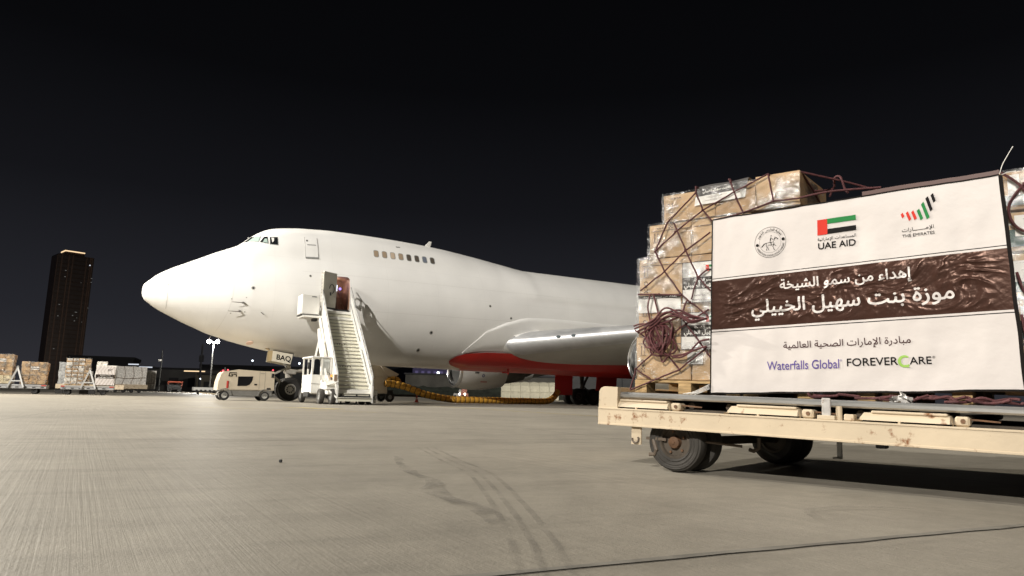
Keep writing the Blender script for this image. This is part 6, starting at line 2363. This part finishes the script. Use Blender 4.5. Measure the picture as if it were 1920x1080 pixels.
building('hangar', 'dark sloping shed beside the hangar behind the far pallets', px_dir(-.555, 225), (12, 20, 6.5), M_BLDGD, .4, .8)
building('terminal_block', 'dim grey low terminal block right of the camera pole', px_dir(-.475, 200), (34, 14, 6.2), M_BLDG, .15, .5, [(-14 + 5.2 * k, 1.2, 2.6, 2.6) for k in range(6)])
building('terminal_block', 'dim beige low block right of the floodlight mast', px_dir(-.41, 190), (16, 14, 4.6), mat('beige_block', (.16, .15, .12), .8, var=.3, vscale=.3), .15, .4, [(-6 + 4 * k, .8, 2, 2) for k in range(4)])
building('cargo_terminal', 'long dark cargo terminal far behind the nose gear', px_dir(-.33, 260), (60, 20, 9), M_BLDGD, .1, 1.)
building('cargo_shed', 'dark grey shed wall behind the stairs truck', px_dir(-.27, 210), (26, 14, 7.5), mat('shed_grey', (.10, .10, .105), .8, var=.2, vscale=.2), .1, .5)
building('office_block', 'dark blue office block seen below the fuselage right of the air cart', px_dir(-.165, 300), (36, 20, 16), mat('block_blue', (.05, .055, .075), .8, var=.4, vscale=.12), .1, 1.)
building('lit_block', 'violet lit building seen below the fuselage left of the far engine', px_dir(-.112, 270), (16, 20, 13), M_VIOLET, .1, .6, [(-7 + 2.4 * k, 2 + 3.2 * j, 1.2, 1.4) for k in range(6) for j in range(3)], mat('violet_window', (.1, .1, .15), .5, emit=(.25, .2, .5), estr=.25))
building('long_shed', 'long dim shed behind the far engine and the small tug', px_dir(-.03, 190), (46, 16, 6.0), mat('shed_brownish', (.085, .08, .07), .8, var=.3, vscale=.3), .05, .4)
building('rear_block', 'grey lit block seen between the red gear doors', px_dir(.14, 230), (70, 16, 13), mat('rear_grey', (.13, .13, .135), .8, var=.2, vscale=.3), -.1, .5)
for px, dep, z, w_, lab, m_ in ((-.548, 180, 6.6, 2.6, 'short white lit canopy strip above the far pallets, left one', E_WIN), (-.530, 182, 6.0, 3.4, 'short white lit canopy strip above the far pallets, right one', E_WIN), (-.4585, 185, 5.3, 5.5, 'long warm lit canopy strip crossing behind the floodlight mast', E_WARM)):
    t = thing('lit_canopy', lab, 'canopy', px_dir(px, dep), (0, 0, .05))
    m1 = MB()
    m1.b2((-w_ / 2, 0, z + .30), (w_ / 2, 2.5, z + .45))
    m1.cyl((0, 1.2, 0), (0, 1.2, z + .3), .12, n=8)
    m1.build('roof', M_BLDG, t)
    m1 = MB()
    m1.b2((-w_ / 2, -.05, z), (w_ / 2, .15, z + .28))
    m1.build('light_strip', m_, t)
k_ = 0
for px, dep, z, r_, lab, m_ in ((-.3755, 240, 11.0, .32, 'single white street lamp above the power unit', E_COOL), (-.307, 230, 10.0, .34, 'white twin street lamp beside the nose gear', E_COOL), (-.2, 260, 13.6, .34, 'cool white lamp under the fuselage right of the air cart', E_COOL),
                         (-.1045, 240, 8.2, .50, 'brightest white lamp left of the far engine', E_COOL), (-.1105, 240, 6.4, .30, 'white lamp low beside the violet building', E_COOL), (-.098, 240, 6.8, .28, 'left one of a pair of small white lamps beside the far engine', E_COOL), (-.0955, 240, 6.8, .28, 'right one of a pair of small white lamps beside the far engine', E_COOL),
                         (-.119, 240, 6.9, .22, 'faint violet lamp on the violet building', E_VIOLET), (.1632, 210, 9.2, .40, 'white lamp seen between the rear gear door and the cartons', E_COOL), (-.449, 150, 2.9, .14, 'tiny white lamp right of the floodlight mast', E_COOL)):
    t = thing('street_lamp', lab, 'street lamp', px_dir(px, dep), group='lamps beyond the apron')
    m1 = MB()
    m1.cyl((0, .3, 0), (0, .3, z), .12, .08, 8)
    m1.build('pole', M_BLDGD, t)
    m1 = MB()
    m1.rev([(-r_, .001), (-r_ * .7, r_ * .7), (0, r_), (r_ * .7, r_ * .7), (r_, .001)], (0, 0, z), (0, -1, 0), 14)
    m1.build('lamp', m_, t)
t = thing('lit_kiosk', 'low kiosk with warm orange lit front below the violet building', 'kiosk', px_dir(-.116, 235))
m1 = MB()
m1.b2((-2.2, 0, 0), (2.2, 2, 4.6))
m1.build('wall', M_BLDGD, t)
m1 = MB()
m1.b2((-1.9, -.1, 3.4), (1.9, 0, 3.9))
m1.build('lit_front', emis('orange_lit', (1, .45, .12), 1.0), t)
# hedge line
hm = MB()
A = []
for i in range(60):
    x = -40 + i * 1.1
    h_ = 2.6 + 1.0 * noise.noise(Vector((i * .35, 0, 0))) + .6 * noise.noise(Vector((i * .9, 2, 0)))
    A.append([(x, 178, 0), (x, 177.4, h_ * .6), (x, 178, h_), (x, 179, h_ * .7), (x, 179, 0)])
hm.loft(A, closed=True)
tag(hm.build('hedge', mat('hedge_dark', (.018, .022, .016), .9, var=.5, vscale=.8), ang=20), 'dark uneven hedge line beyond the apron under the far engine', 'hedge')
# tug with headlamps
t = thing('baggage_tug', 'small white baggage tug with headlamps on behind the yellow hose', 'tug', px_dir(-.0705, 122), (0, 0, -.5))
m1 = MB()
m1.b2((-1.2, -.6, .35), (.3, .6, .90), .08)
m1.b2((.3, -.6, .35), (1.2, .6, .95), .08, 1)
m1.b2((-.2, -.55, .95), (.3, .55, 1.6), .1)
m1.b2((.32, -.5, .96), (1.0, .5, 1.7), .12, 1)
m1.build('body', [mat('tug_white', (.34, .33, .31), .5), mat('tug_red', (.30, .13, .10), .5)], t)
m1 = MB()
m1.b2((-.25, -.5, 1.15), (-.1, .5, 1.65))
m1.build('windscreen', M_GLASSD, t)
for x in (-.8, .8):
    for y in (-.6, .6):
        w_ = MB()
        wheel(w_, (x, y, .3), .3, .2)
        w_.build('wheel', [M_RUB, M_DARK, M_DARK], t)
for x in (.15, 1.25):
    m1 = MB()
    m1.rev([(0, .16), (.06, .10), (.08, .001)], (x, -.66, .80), (0, -1, 0), 12)
    m1.build('headlamp', E_HEAD, t)
# canvas shelter of ribbed bays
SH = Vector((-1.8, 146, 0))
t = thing('canvas_shelter', 'row of beige ribbed canvas shelter bays behind the far engine exhaust', 'shelter', SH, (0, 0, .06))
for k in range(6):
    m1 = MB()
    A = []
    for j in range(9):
        a = j / 8
        x = 2.05 * k + 2.0 * a
        bul = .22 * math.sin(math.pi * a)
        A.append([(x, 0 - bul, 0), (x, -.15 - bul, 1.3), (x, -.05 - bul, 1.95), (x, .5 - bul, 2.85), (x, 1.6, 3.55 + bul * .6), (x, 4, 3.75 + bul * .6), (x, 8, 3.4)])
    m1.loft(A, closed=False)
    bay = m1.build('bay', M_CANVAS, t, ang=25)
    m1 = MB()
    m1.b2((2.05 * k - .06, -.1, 0), (2.05 * k + .05, .05, 1.9))
    m1.b2((2.05 * k + .1, -.36, 1.55), (2.05 * k + 1.9, -.33, 1.60))
    m1.build('bay_seam', mat('canvas_seam', (.22, .20, .15), .8), bay)
